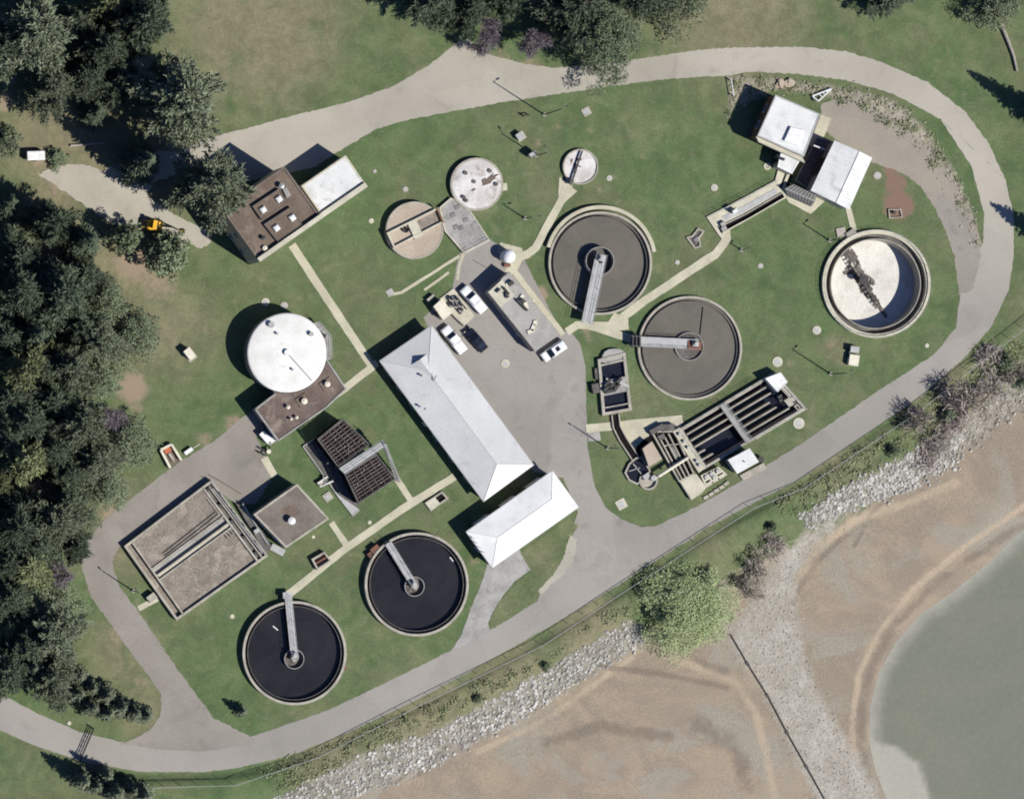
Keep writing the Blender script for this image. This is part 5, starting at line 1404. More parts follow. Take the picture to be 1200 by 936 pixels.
def pickup(label, px, head):
    L, W = 5.5, 1.95
    body = [(-2.75, .86, .5, 1.0, .84), (-2.6, .95, .42, 1.08, .92), (-.9, .97, .40, 1.08, .93), (1.2, .97, .40, 1.10, .92), (1.6, .96, .40, 1.08, .88), (2.55, .92, .42, 1.0, .82), (2.75, .82, .5, .85, .74)]
    cabl = [(-.75, .88, 1.0, 1.15, .86), (-.62, .88, 1.0, 1.72, .72), (.55, .88, 1.0, 1.74, .72), (1.30, .88, 1.0, 1.10, .84)]
    v = Vehicle('pickup_truck', label, 'pickup truck', px, head, 'white_paint', L, W, body, (cabl, (1.30, .60, -.72, -.63, .78, .66, 1.12, 1.70), .87, .75), wheel_x=(1.75, -1.6))
    v.t.part('bed_cover', loft(MB(), [(-2.62, .84, 1.02, 1.10, .8), (-2.5, .88, 1.02, 1.20, .84), (-.95, .88, 1.02, 1.22, .84), (-.85, .86, 1.02, 1.15, .82)]), 'white_metal')
pickup('white pickup truck parked right of the machinery pad, bonnet toward the upper left', (555, 351), (-.66, -.75))
pickup('white pickup truck parked against the long metal-roofed building beside the black car', (532, 398), (-.62, -.78))
body = [(-2.35, .74, .45, .80, .70), (-2.2, .86, .34, .95, .76), (-1.2, .90, .30, .98, .80), (.9, .90, .30, .96, .80), (2.0, .86, .34, .84, .74), (2.32, .70, .42, .68, .6)]
cabl = [(-1.75, .80, .9, .98, .74), (-.95, .82, .9, 1.42, .60), (.2, .82, .9, 1.45, .60), (1.15, .82, .9, .98, .74)]
Vehicle('sedan', 'black car parked in the yard next to a white pickup', 'car', (558, 398), (-.65, -.76), 'black_paint', 4.7, 1.82, body, (cabl, (1.12, .24, -1.72, -.98, .70, .56, 1.0, 1.42), .80, .62), wheel_r=.32)
body = [(-2.3, .84, .5, 1.0, .8), (-2.2, .93, .4, 1.08, .88), (1.0, .94, .38, 1.08, .90), (1.3, .93, .38, 1.05, .86), (2.15, .88, .42, .95, .78), (2.35, .76, .5, .8, .68)]
cabl = [(-2.2, .88, 1.0, 1.1, .84), (-2.05, .88, 1.0, 1.78, .72), (.35, .88, 1.0, 1.80, .72), (1.2, .88, 1.0, 1.08, .82)]
v = Vehicle('suv', 'white car parked crosswise at the lower right corner of the low flat grey building', 'car', (649, 411), (-.82, .57), 'white_paint', 4.7, 1.9, body, (cabl, (1.2, .40, -2.19, -2.06, .78, .66, 1.1, 1.76), .87, .74))
v.t.part('sunroof', MB().box((-.55, 0), .75, .8, 0, 1.78, 1.815), 'glass')

# excavator
t = T('backhoe', 'yellow backhoe digger parked at the edge of the gravel drive under the trees', 'backhoe', at=(0, 0))
bd = t.part('body', loft(MB(), [(-1.5, .8, .7, 1.5, .75), (-1.2, .95, .6, 1.7, .85), (.6, .95, .6, 1.6, .85), (1.3, .8, .7, 1.3, .7)]), 'yellow_paint')
cb_ = t.part('cab', loft(MB(), [(-.45, .75, 1.5, 2.6, .7), (.35, .75, 1.5, 2.6, .7)]), 'glass')
t.part('cab_roof', MB().box((-.3, 0), .75, 1.7, 0, 2.6, 2.74), 'yellow_paint', cb_)
for sd in (-1, 1):
    for x, r_ in ((.95, .45), (-.9, .65)):
        w = t.part('wheel', MB().tube([(x, sd * .95 - .2, r_), (x, sd * .95 + .2, r_)], r_, 18), 'rubber'); t.part('rim', MB().tube([(x, sd * .95 - .21, r_), (x, sd * .95 + .21, r_)], r_ * .5, 12), 'yellow_paint', w)
bm = t.part('boom', MB().tube([(1.2, .25, 1.3), (2.8, .2, 2.1), (4.6, -.1, 1.4)], .2, 8, .14), 'dark_metal')
t.part('stick', MB().tube([(4.6, -.1, 1.4), (5.3, -.2, .5)], .13, 8), 'yellow_paint', bm)
t.part('bucket', loft(MB(), [(5.1, .35, .05, .5, .3), (5.6, .35, .1, .6, .3)]), 'dark_metal', bm)
t.part('loader_arm', MB().tube([(-1.3, .55, 1.2), (-2.3, .55, .6)], .1, 6).tube([(-1.3, -.55, 1.2), (-2.3, -.55, .6)], .1, 6), 'yellow_paint')
t.part('loader_bucket', loft(MB(), [(-2.9, .95, .1, .35, .95), (-2.3, .95, .1, .9, .95)]), 'dark_metal')
t.o.location = (*P(182, 264.5, 1), .02); t.o.rotation_euler = (0, 0, radians(-10)); t.o.scale = (.95, .95, .95)

t = T('utility_trailer', 'small white box trailer parked on the dry grass at the upper left', 'trailer', at=(0, 0))
t.part('body', loft(MB(), [(-1.55, .78, .5, 1.6, .76), (-1.5, .8, .45, 1.65, .78), (1.5, .8, .45, 1.65, .78), (1.55, .78, .5, 1.6, .76)]), 'white_metal')
t.part('drawbar', MB().tube([(1.5, .3, .5), (2.3, 0, .45), (1.5, -.3, .5)], .05, 6), 'dark_metal')
for sd in (-1, 1): w = t.part('wheel', MB().tube([(-.2, sd * .84 - .1, .32), (-.2, sd * .84 + .1, .32)], .32, 16), 'rubber'); t.part('rim', MB().tube([(-.2, sd * .84 - .11, .32), (-.2, sd * .84 + .11, .32)], .18, 12), 'chrome', w)
t.o.location = (*P(42, 182.5, 1.2), 0); t.o.rotation_euler = (0, 0, radians(2))

# gate over the road
t = T('road_gate', 'dark swing gate closed across the road at the lower left', 'gate', (97, 870))
a, b = P(109, 853), P(92, 893)
t.part('post', MB().tube([(*a, 0), (*a, 1.5)], .12, 8), 'dark_metal'); t.part('post', MB().tube([(*b, 0), (*b, 1.5)], .12, 8), 'dark_metal')
mb = MB()
for z in (.35, .8, 1.2): mb.tube([(*a, z), (*b, z)], .075, 6)
for k in range(1, 7): mb.tube([(*lerp(a, b, k / 7), .35), (*lerp(a, b, k / 7), 1.2)], .05, 5)
t.part('gate_leaf', mb, 'dark_metal')

# shoreline fence
t = T('chain_link_fence', 'long thin wire fence following the grass verge between the south road and the shore', 'fence', at=P(634, 755))
pts = PL([(155, 923), (192, 921), (274, 919), (371, 886), (488, 826), (634, 755), (720, 698), (880, 595), (940, 571), (1070, 484), (1198, 384), (1215, 370)])
posts = []
for a, b in zip(pts[:-1], pts[1:]):
    l = hypot(b[0] - a[0], b[1] - a[1]); n = max(1, round(l / 3.0))
    for k in range(n): posts.append(lerp(a, b, k / n))
posts.append(pts[-1])
for p in posts: t.part('post', MB().tube([(*p, 0), (*p, 1.9)], .045, 6), 'galvanised')
t.part('top_rail', MB().tube([(*p, 1.85) for p in posts], .05, 6), 'galvanised')
mb = MB()
for a, b in zip(posts[:-1], posts[1:]):
    for k in range(8):
        mb.add([(*lerp(a, b, k / 8), .05), (*lerp(a, b, (k + .06) / 8), .05), (*lerp(a, b, (k + 1.06) / 8), 1.85), (*lerp(a, b, (k + 1) / 8), 1.85)], [(0, 1, 2, 3)])
        mb.add([(*lerp(a, b, (k + 1) / 8), .05), (*lerp(a, b, (k + 1.06) / 8), .05), (*lerp(a, b, (k + .06) / 8), 1.85), (*lerp(a, b, k / 8), 1.85)], [(0, 1, 2, 3)])
t.part('wire_mesh', mb, 'galvanised')

t = T('outfall_pipe', 'long dark pipe lying straight across the pale pebble spit', 'pipe', at=P(900, 830, -3))
ln = [P(x, y, -2.9) for x, y in ((855, 743), (875, 777), (899, 815), (922, 858), (945, 898), (970, 942))]
t.part('pipe', MB().tube([(*p, float(ground_z(np.array([p[0]]), np.array([p[1]]))[0][0]) + .12) for p in ln], .13, 8), 'dark_metal')
mb = MB()
for p in ln[1:5]: mb.box(p, .7, .5, -1.0, -3.3, float(ground_z(np.array([p[0]]), np.array([p[1]]))[0][0]) + .2)
t.part('saddle', mb, 'dark_concrete')

# logs
for pts_, r_, lab in (([(82, 171), (104, 169), (123, 167.5)], .22, 'pale bare log lying in deep tree shade at the upper left'), ([(1172, 28), (1181, 50), (1187, 66), (1191, 84)], .35, 'long pale fallen trunk near the top right corner')):
    t = T('fallen_log', lab, 'log', pts_[0])
    pp = [(*P(*p), r_) for p in pts_]
    t.part('trunk', MB().tube(pp, r_, 8, r_ * .6), 'dead_wood')
    m = pp[1]; t.part('branch', MB().tube([m, (m[0] + .5, m[1] + .8, .6)], .09, 6, .03), 'dead_wood')
# ------------------------------------------------------------------ vegetation
def leaf_mesh(name, pts, size, mat, rs, flatness=.5, stretch=1.0, axis=None):
    """one small triangle-pair leaf tuft per point"""
    n = len(pts)
    a = rs.normal(size=(n, 3)); a[:, 2] *= flatness
    if axis is not None: a = a * .35 + axis
    a /= np.linalg.norm(a, axis=1)[:, None] + 1e-9
    b = rs.normal(size=(n, 3)); b -= (a * b).sum(1)[:, None] * a
    b /= np.linalg.norm(b, axis=1)[:, None] + 1e-9
    s = (size * rs.uniform(.6, 1.3, n))[:, None]
    V = np.stack([pts - a * s * .5 * stretch - b * s * .32, pts - a * s * .5 * stretch + b * s * .32, pts + a * s * .5 * stretch + b * s * .18, pts + a * s * .6 * stretch - b * s * .12], 1).reshape(-1, 3)
    me = bpy.data.meshes.new(name)
    me.vertices.add(len(V)); me.vertices.foreach_set('co', V.astype(np.float32).ravel())
    me.loops.add(n * 4); me.loops.foreach_set('vertex_index', np.arange(n * 4, dtype=np.int32))
    me.polygons.add(n); me.polygons.foreach_set('loop_start', np.arange(0, n * 4, 4, dtype=np.int32)); me.polygons.foreach_set('loop_total', np.full(n, 4, np.int32))
    me.update(calc_edges=True)
    me.materials.append(M[mat])
    return me

def raw_mesh(name, mb, mat):
    me = bpy.data.meshes.new(name); me.from_pydata(mb.v, [], mb.f); me.materials.append(M[mat]); me.update()
    return me

def spruce_proto(seed, h, r, levels, mat, leaf=.34, dens=1.0):
    rs = np.random.RandomState(seed); pts = []; ax = []; tr = MB()
    tr.tube([(0, 0, 0), (rs.normal() * .05, rs.normal() * .05, h * .5), (0, 0, h * .98)], r * .075, 8, .03)
    for i in range(levels):
        t = .10 + .88 * (i / (levels - 1)); z = h * t
        L0 = r * (1 - t) ** .75 + .12; nb = int(5 + 4 * (1 - t)); off = rs.uniform(0, 6.28)
        for k in range(nb):
            a = off + 2 * pi * k / nb + rs.normal() * .18; L = L0 * rs.uniform(.62, 1.18); dr = rs.uniform(.10, .30)
            if i % 2 == 0 and L > .8: tr.tube([(0, 0, z), (L * .85 * cos(a), L * .85 * sin(a), z - dr * L)], .045, 4, .015)
            m = max(4, int(L * 13 * dens))
            s = rs.uniform(.12, 1, m) ** .8
            lat = rs.normal(size=m) * .22 * L * (1.1 - s * .75)
            x = s * L * cos(a) - lat * sin(a); y = s * L * sin(a) + lat * cos(a)
            zz = z - dr * L * s + .12 * L * s ** 3 + rs.normal(size=m) * .10 - np.abs(lat) * .2
            pts.append(np.stack([x, y, zz], 1)); ax.append(np.tile([cos(a), sin(a), -.25], (m, 1)))
    pts = np.concatenate(pts)
    return leaf_mesh('crown', pts, leaf, mat, rs, .6, 1.5, np.concatenate(ax)), raw_mesh('trunk', tr, 'bark')

def clump_proto(seed, h, r, base, nclump, per, mat, leaf=.34, crad=.95, shape=1.0, bark='bark', limbs=14, stretch=1.2, trunk=.06):
    """rounded crown made of many leaf clumps carried by limbs"""
    rs = np.random.RandomState(seed); pts = []; tr = MB()
    tr.tube([(0, 0, 0), (rs.normal() * .15, rs.normal() * .15, h * .45), (rs.normal() * .2, rs.normal() * .2, h * .85)], r * trunk, 8, .06)
    lob = [(rs.uniform(0, 6.28), rs.uniform(.12, .3)) for _ in range(3)]
    C = []
    while len(C) < nclump:
        a = rs.uniform(0, 2 * pi); u = rs.uniform(0, 1); q = sqrt(rs.uniform(.05, 1))
        prof = sin(pi * min(1, (.12 + .88 * (1 - u)) ** shape * .5 + .0)) ** .9 * (1 if u > .15 else .6 + u * 2.6)
        rr = r * prof * q * (1 + sum(s_ * cos((j + 2) * a + p_) for j, (p_, s_) in enumerate(lob)) * .5)
        C.append((rr * cos(a), rr * sin(a), h * (base + (1 - base) * u)))
    for i, c in enumerate(C):
        cr = crad * rs.uniform(.55, 1.25)
        p = rs.normal(size=(per, 3)); p /= np.linalg.norm(p, axis=1)[:, None]
        p *= (rs.uniform(.2, 1, per) ** .5)[:, None] * np.array([cr, cr, cr * .6])
        pts.append(p + np.array(c))
        if i % max(1, nclump // (limbs * 3)) == 0:
            z0 = max(.15 * h, c[2] - hypot(c[0], c[1]) * .6)
            tr.tube([(0, 0, z0), (c[0] * .5, c[1] * .5, z0 + (c[2] - z0) * .6), c], .09, 4, .025)
    return leaf_mesh('crown', np.concatenate(pts), leaf, mat, rs, .8, stretch), raw_mesh('trunk', tr, bark)

def bare_proto(seed, h, r, mat, twigs=5000, stems=1):
    rs = np.random.RandomState(seed); tr = MB(); tips = []
    def grow(p, d, L, rad, lev):
        q = p + d * L
        tr.tube([tuple(p), tuple(q)], rad, 4, rad * .6)
        if lev == 0:
            tips.append((q, d)); return
        for _ in range(3 if lev > 1 else 4):
            n = d + rs.normal(size=3) * .62; n[2] += .12; n /= np.linalg.norm(n)
            grow(p + d * L * rs.uniform(.5, 1), n, L * rs.uniform(.55, .85), rad * .58, lev - 1)
        tips.append((q, d))
    for s_ in range(stems):
        d = np.array([rs.normal() * (.12 if stems == 1 else .75), rs.normal() * (.12 if stems == 1 else .75), 1.0]); d /= np.linalg.norm(d)
        p = np.array([rs.normal() * .3 * (stems > 1), rs.normal() * .3 * (stems > 1), 0.0])
        grow(p, d, h * .36, .13 if stems == 1 else .06, 4 if stems == 1 else 3)
    T_ = np.array([q for q, _ in tips]); D_ = np.array([d for _, d in tips])
    i = rs.randint(0, len(T_), twigs)
    ax = D_[i] + rs.normal(size=(twigs, 3)) * .7; ax /= np.linalg.norm(ax, axis=1)[:, None]
    pts = T_[i] + ax * rs.uniform(-.3, .6, (twigs, 1)) + rs.normal(size=(twigs, 3)) * .3
    me = leaf_mesh('twigs', pts, .16, mat, rs, 1, 5.0, ax * 2)
    rmax = np.percentile(np.hypot(pts[:, 0], pts[:, 1]), 95); sc_ = r / rmax; zs = h / max(pts[:, 2].max(), 1)
    for m_ in (me,):
        co = np.empty(len(m_.vertices) * 3, np.float32); m_.vertices.foreach_get('co', co); co = co.reshape(-1, 3) * np.array([sc_, sc_, zs], np.float32); m_.vertices.foreach_set('co', co.ravel()); m_.update()
    tr.v = [(x * sc_, y * sc_, z * zs) for x, y, z in tr.v]
    return me, raw_mesh('branches', tr, 'dead_wood' if mat != 'purple_twig' else 'bark')

def pine_proto(seed, h, r, base, levels, mat, leaf=.30, dens=1.0, dome=.55):
    """broad conifer: whorled limbs that end in soft upswept tufts, a rounded uneven top"""
    rs = np.random.RandomState(seed); pts = []; ax = []; tr = MB()
    tr.tube([(0, 0, 0), (rs.normal() * .15, rs.normal() * .15, h * .5), (0, 0, h * .97)], r * .06, 8, .05)
    lob = [(rs.uniform(0, 6.28), rs.uniform(.08, .2), j) for j in (2, 3, 5)]
    for i in range(levels):
        t = base + (1 - base) * (i / (levels - 1)) * .97; z = h * t; f = (t - base) / (1 - base)
        L0 = r * (1 - f ** 2.2) ** dome * (.72 + .28 * min(1, f * 4)) + .25
        nb = int(4 + 5 * (1 - f)); off = rs.uniform(0, 6.28)
        for k in range(nb):
            a = off + 2 * pi * k / nb + rs.normal() * .25
            L = L0 * rs.uniform(.55, 1.15) * (1 + sum(s_ * cos(j * a + p_) for p_, s_, j in lob)); rise = rs.uniform(-.22, .12)
            tr.tube([(0, 0, z), (L * .9 * cos(a), L * .9 * sin(a), z + rise * L)], .07, 4, .02)
            nt_ = max(2, int(L * 1.5))
            for q in range(nt_):
                s = .3 + .72 * (q + rs.uniform(0, 1)) / nt_
                side = rs.normal() * .26 * L * (1.15 - s)
                cx, cy = s * L * cos(a) - side * sin(a), s * L * sin(a) + side * cos(a)
                cz = z + rise * L * s + rs.normal() * .2
                m = int(30 * dens); e = rs.uniform(.45, .85)
                b = a + side * .5
                u = rs.normal(size=(m, 3)) * np.array([.55, .30, .22]) * e * 1.15
                pts.append(np.stack([cx + u[:, 0] * cos(b) - u[:, 1] * sin(b), cy + u[:, 0] * sin(b) + u[:, 1] * cos(b), cz + u[:, 2] + .25 * u[:, 0]], 1))
                d = u * np.array([1.0, 1.6, 1.5]) + np.array([.35, 0, .25]); d /= np.linalg.norm(d, axis=1)[:, None]
                ax.append(np.stack([d[:, 0] * cos(b) - d[:, 1] * sin(b), d[:, 0] * sin(b) + d[:, 1] * cos(b), d[:, 2]], 1))
    return leaf_mesh('crown', np.concatenate(pts), leaf, mat, rs, .8, 1.7, np.concatenate(ax)), raw_mesh('trunk', tr, 'bark')

PRO = {
    'spruce': [(spruce_proto(s, 16, 3.5, 30, 'spruce_needles', .34, 1.1), 16, 3.5) for s in (1, 2)],
    'pine': [(pine_proto(s, 19, 5.8, .22, 24, 'grey_needles'), 19, 5.8) for s in (11, 12, 13)],
    'dark': [(pine_proto(s, 19, 5.2, .2, 24, 'spruce_needles', .30, 1.0, .7), 19, 5.2) for s in (21, 22)],
    'olive': [(pine_proto(s, 16, 4.4, .2, 18, 'olive_needles', .32, 1.0, .8), 16, 4.4) for s in (31, 32)],
    'bush': [(clump_proto(s, 5.5, 3.6, .1, 90, 46, 'bush_leaf', .30, .75, .9), 5.5, 3.6) for s in (41, 42)],
    'pale': [(clump_proto(s, 8, 4.2, .12, 120, 60, 'bush_leaf', .22, .95, .9), 8, 4.2) for s in (45, 46)],
    'broad': [(clump_proto(91, 15, 7.6, .18, 360, 95, 'bush_leaf', .25, 1.25, .9), 15, 7.6)],
    'small': [(spruce_proto(s, 7.0, 1.75, 17, 'grey_needles', .24, 1.6), 7.0, 1.75) for s in (51, 52, 53)],
    'willow': [(clump_proto(61, 8.5, 8.6, .10, 400, 120, 'willow_leaf', .19, 1.5, .95, 'bark', 18, 1.4), 8.5, 8.6)],
    'purple': [(bare_proto(71, 11, 4.0, 'purple_twig', 4200), 11, 4.0)],
    'rusty': [(bare_proto(72, 10, 3.6, 'rusty_twig', 4000), 10, 3.6)],
    'brush': [(bare_proto(s, 3.2, 2.8, 'grey_twig', 480, 6), 3.2, 2.8) for s in (81, 82)],
    'brushp': [(bare_proto(s, 3.6, 2.8, 'rose_twig', 480, 6), 3.6, 2.8) for s in (83,)],
}
KIND = {'spruce': ('spruce_tree', 'tree'), 'pine': ('pine_tree', 'tree'), 'dark': ('pine_tree', 'tree'), 'olive': ('fir_tree', 'tree'), 'bush': ('bush', 'bush'), 'pale': ('broadleaf_tree', 'tree'), 'small': ('young_spruce', 'tree'), 'broad': ('broadleaf_tree', 'tree'),
        'willow': ('willow_tree', 'tree'), 'purple': ('bare_tree', 'tree'), 'rusty': ('bare_tree', 'tree'), 'brush': ('bare_shrub', 'shrub'), 'brushp': ('bare_shrub', 'shrub')}
cnt = {}
def tree(kind, x, y, rpx, label, group=None, hs=1.0, base=0.0):
    pr = PRO[kind]; i = cnt.get(kind, 0); cnt[kind] = i + 1
    (cr, tk), h, r = pr[i % len(pr)]
    s = rpx * S / r
    hz = h * (s ** .5) * hs
    c = P(x, y, hz * .5 + base)
    nm, cat = KIND[kind]
    o = bpy.data.objects.new(nm, None); col.objects.link(o); o.empty_display_size = .5
    o.location = (c[0], c[1], base); o.rotation_euler = (0, 0, (i * 2.399) % 6.283); o.scale = (s, s, hz / h)
    o['label'] = label; o['category'] = cat
    if group: o['group'] = group
    for m_, n_ in ((tk, 'trunk'), (cr, 'crown')):
        q = bpy.data.objects.new(n_, m_); col.objects.link(q); q.parent = o
    return o

WOOD = 'trees of the west wood'
tree('pine', 40, 42, 46, 'broad grey-green pine in the top left corner of the wood', WOOD, 1.15)
tree('pine', 58, 104, 30, 'grey-green pine just below the corner pine, above the white box trailer', WOOD)
tree('dark', 4, 60, 34, 'dark pine cut by the left edge near the top of the picture', WOOD)
tree('olive', 128, 0, 30, 'olive fir at the top edge whose lit crown tips hang over deep shade', WOOD, 1.3)
tree('dark', 165, 28, 34, 'dark pine with an olive lit right side next to the dry grass field', WOOD, 1.3)
tree('dark', 120, 60, 30, 'dark pine standing in the deepest shade between the two big top left pines', WOOD, 1.1)
tree('pine', 208, 116, 50, 'broad grey-green tree above the gravel drive, left of the track', WOOD, 1.1)
tree('pine', 247, 220, 41, 'grey-green pine overlapping the left side of the brown-roofed building', WOOD, 1.3)
tree('spruce', 168, 190, 26, 'shaded spruce between the gravel drive and the broad grey-green tree', WOOD, 1.1)
tree('spruce', 112, 132, 20, 'thin shaded spruce behind the pale log', WOOD, .7)
tree('bush', 5, 165, 24, 'green bush at the left edge just above the white box trailer', 'bushes along the wood edge')
tree('bush', 68, 186, 14, 'small low green bush right of the white box trailer', 'bushes along the wood edge', .5)
tree('bush', 196, 299, 31, 'grey-green bush below the yellow backhoe', 'bushes along the wood edge', 1.2)
tree('bush', 148, 280, 22, 'dark bush left of the yellow backhoe on the drive edge', 'bushes along the wood edge', 1.5)
tree('bush', 25, 272, 24, 'bright green bush at the left edge below the drive shadow', 'bushes along the wood edge')
tree('brush', 55, 300, 24, 'bare brown shrub beside the bright green bush', 'bare shrubs')
tree('spruce', 100, 282, 24, 'dark spruce throwing its shadow over the gravel drive', WOOD, 1.35)
tree('dark', 62, 262, 26, 'dark pine between the gravel drive and the bare brown shrub', WOOD, 1.15)
tree('spruce', 8, 238, 20, 'dark spruce at the left edge below the white box trailer', WOOD, 1.2)
tree('pale', 125, 352, 30, 'pale grey-green tree at the upper end of the wood, below the bare earth patch', WOOD)
tree('pale', 160, 396, 34, 'pale spreading tree reaching furthest toward the west lawn', WOOD, .8)
tree('dark', 70, 345, 38, 'dark pine in the shade left of the pale grey-green tree', WOOD, 1.15)
tree('dark', 22, 345, 36, 'dark pine at the left edge level with the yellow backhoe bushes', WOOD, 1.1)
tree('spruce', 40, 392, 26, 'dark spruce just above the bright olive fir', WOOD, 1.2)
tree('olive', 26, 434, 30, 'bright olive fir with star-like branches in the dark wood', WOOD, 1.25)
tree('pine', 80, 432, 30, 'grey-green pine right of the bright olive fir', WOOD, 1.0)
tree('pine', 115, 402, 28, 'grey-green pine between the pale spreading tree and the bright olive fir', WOOD, .95)
tree('pale', 118, 450, 28, 'low pale green tree beside the round bare earth patch', WOOD, .8)
tree('dark', 30, 492, 34, 'dark pine in deep shade between the two olive firs', WOOD, .95)
tree('pine', 92, 500, 31, 'grey-green pine in the middle of the wood, right of the deep shade', WOOD, 1.1)
tree('purple', 132, 486, 24, 'dark bare-twigged tree below the round bare earth patch', WOOD, .7)
tree('olive', 30, 538, 27, 'yellow-olive fir below the deep shade, left of the reddish bare tree', WOOD, 1.2)
tree('olive', 0, 570, 18, 'small olive fir cut by the left edge', WOOD, 1.0)
tree('rusty', 50, 572, 22, 'reddish bare tree in the wood', WOOD, .8)
tree('pale', 150, 518, 36, 'pale spreading tree beside the block bay', WOOD, .7)
tree('pine', 110, 540, 28, 'grey-green pine left of the pale spreading tree by the block bay', WOOD, .8)
tree('dark', 82, 555, 22, 'short dark pine right of the reddish bare tree', WOOD, .8)
tree('pale', 128, 572, 28, 'pale tree nearest the bend of the service drive', WOOD, .7)
tree('pine', 62, 615, 38, 'green pine below the reddish bare tree', WOOD, .9)
tree('pale', 98, 606, 24, 'pale green tree left of the service drive bend', WOOD, .8)
tree('dark', 18, 618, 34, 'dark pine at the left edge level with the service drive bend', WOOD, 1.1)
tree('olive', 32, 662, 32, 'yellowish-olive tree at the left edge below the dark pine', WOOD, .8)
tree('purple', 62, 672, 24, 'greyish bare tree right of the yellowish-olive tree', WOOD, .6)
tree('pale', 36, 702, 32, 'light olive tree above the lower dark gap of the wood', WOOD, .9)
tree('pale', 72, 706, 26, 'small pale tree at the wood edge across the drive from the lamp pole', WOOD, .6)
tree('pine', 62, 745, 36, 'olive-grey pine at the lower end of the wood', WOOD, .8)
tree('pale', 14, 742, 26, 'olive tree at the left edge above the lower shade', WOOD, .9)
tree('dark', 8, 782, 30, 'dark pine at the left edge just above the lower road', WOOD, .9)
tree('pine', 60, 795, 30, 'light grey-green pine beside the young spruces above the gate', WOOD, .9)
tree('spruce', 36, 780, 22, 'dark spruce left of the light grey-green pine above the lower road', WOOD, .9)
FILL = 'shaded pines deep in the west wood'
for x, y, r_ in ((14, 20, 30), (90, 30, 28), (98, 90, 26), (140, 95, 24), (20, 305, 30), (50, 330, 30), (95, 385, 26), (45, 430, 26), (60, 470, 30), (10, 470, 30), (62, 525, 28), (10, 520, 28), (8, 660, 26), (45, 640, 28), (88, 640, 20), (30, 760, 26), (10, 700, 26), (75, 590, 24), (5, 395, 30), (100, 325, 24)):
    tree('dark', x, y, r_, 'dark shaded pine filling the dense middle of the west wood', FILL, .85)
YS = 'young spruces above the gate'
for x, y, r_, lab in ((82, 772, 12, 'topmost young spruce of the row above the gate'), (92, 792, 14, 'young spruce second from the top in the row above the gate'), (92, 812, 14, 'young spruce on the left flank of the row above the gate'),
                      (108, 806, 13, 'young spruce in the centre of the row above the gate, upper side'), (108, 828, 14, 'young spruce in the centre of the row above the gate, road side'), (125, 814, 15, 'fullest young spruce of the row above the gate'),
                      (127, 835, 12, 'young spruce right of centre in the row above the gate, road side'), (142, 828, 14, 'young spruce third from the right end of the row above the gate'), (158, 834, 13, 'young spruce second from the right end of the row above the gate'), (172, 838, 11, 'small young spruce at the right end of the row above the gate')):
    tree('small', x, y, r_, lab, YS)
YB = 'young spruces below the road'
for x, y, r_, lab in ((98, 914, 14, 'young spruce at the left end of the row below the road'), (112, 920, 13, 'young spruce second from left in the row below the road'), (126, 908, 11, 'smallest young spruce in the row below the road'),
                      (137, 927, 14, 'young spruce in the middle of the row below the road'), (154, 926, 13, 'young spruce second from right in the row below the road'), (170, 931, 14, 'young spruce at the right end of the row below the road')):
    tree('small', x, y, r_, lab, YB, 1.15)
NT = 'trees over the gravel track'
tree('dark', 512, -6, 34, 'dark green pine at the top edge left of the bare purple trees', NT, .8)
tree('dark', 548, 12, 26, 'dark green pine between the top edge pine and the bare purple trees', NT, .8)
tree('purple', 577, 42, 25, 'bare purple-grey tree nearest the tip of the gravel wedge', NT, .75)
tree('purple', 620, 46, 24, 'bare purple-grey tree beside the rusty tree over the gravel track', NT, .7)
tree('rusty', 632, 12, 24, 'rusty brown bare tree at the top edge', NT, .8)
tree('dark', 590, -8, 28, 'dark pine at the top edge behind the bare purple trees', NT, 1.0)
tree('broad', 704, 44, 52, 'large grey-green tree overhanging the gravel track at the top', NT, .9)
tree('dark', 670, 8, 34, 'dark pine behind the large tree overhanging the gravel track', NT, 1.0)
tree('dark', 752, -4, 28, 'dark pine at the top edge right of the large overhanging tree', NT, .9)
tree('pale', 800, 2, 36, 'pale green tree at the top edge on dry grass', NT, .8)
tree('dark', 1042, -8, 26, 'dark tree just showing at the top edge over open lawn', NT, .6)
tree('pale', 1170, 4, 34, 'grey-green tree in the top right corner', NT, .8)
tree('spruce', 1234, 130, 18, 'spruce off the right edge throwing its shadow onto the lawn', None, 1.1)
tree('spruce', 1252, 282, 18, 'spruce off the right edge throwing its shadow onto the road bend', None, 1.0)
SHZ = 'bare shrubs'
tree('willow', 806, 712, 60, 'light green willow on the shore bank beside the fence', None, .66, -1.4)
tree('small', 284, 833, 8, 'tiny dark evergreen alone on the lawn below the left black clarifier', None, .7)
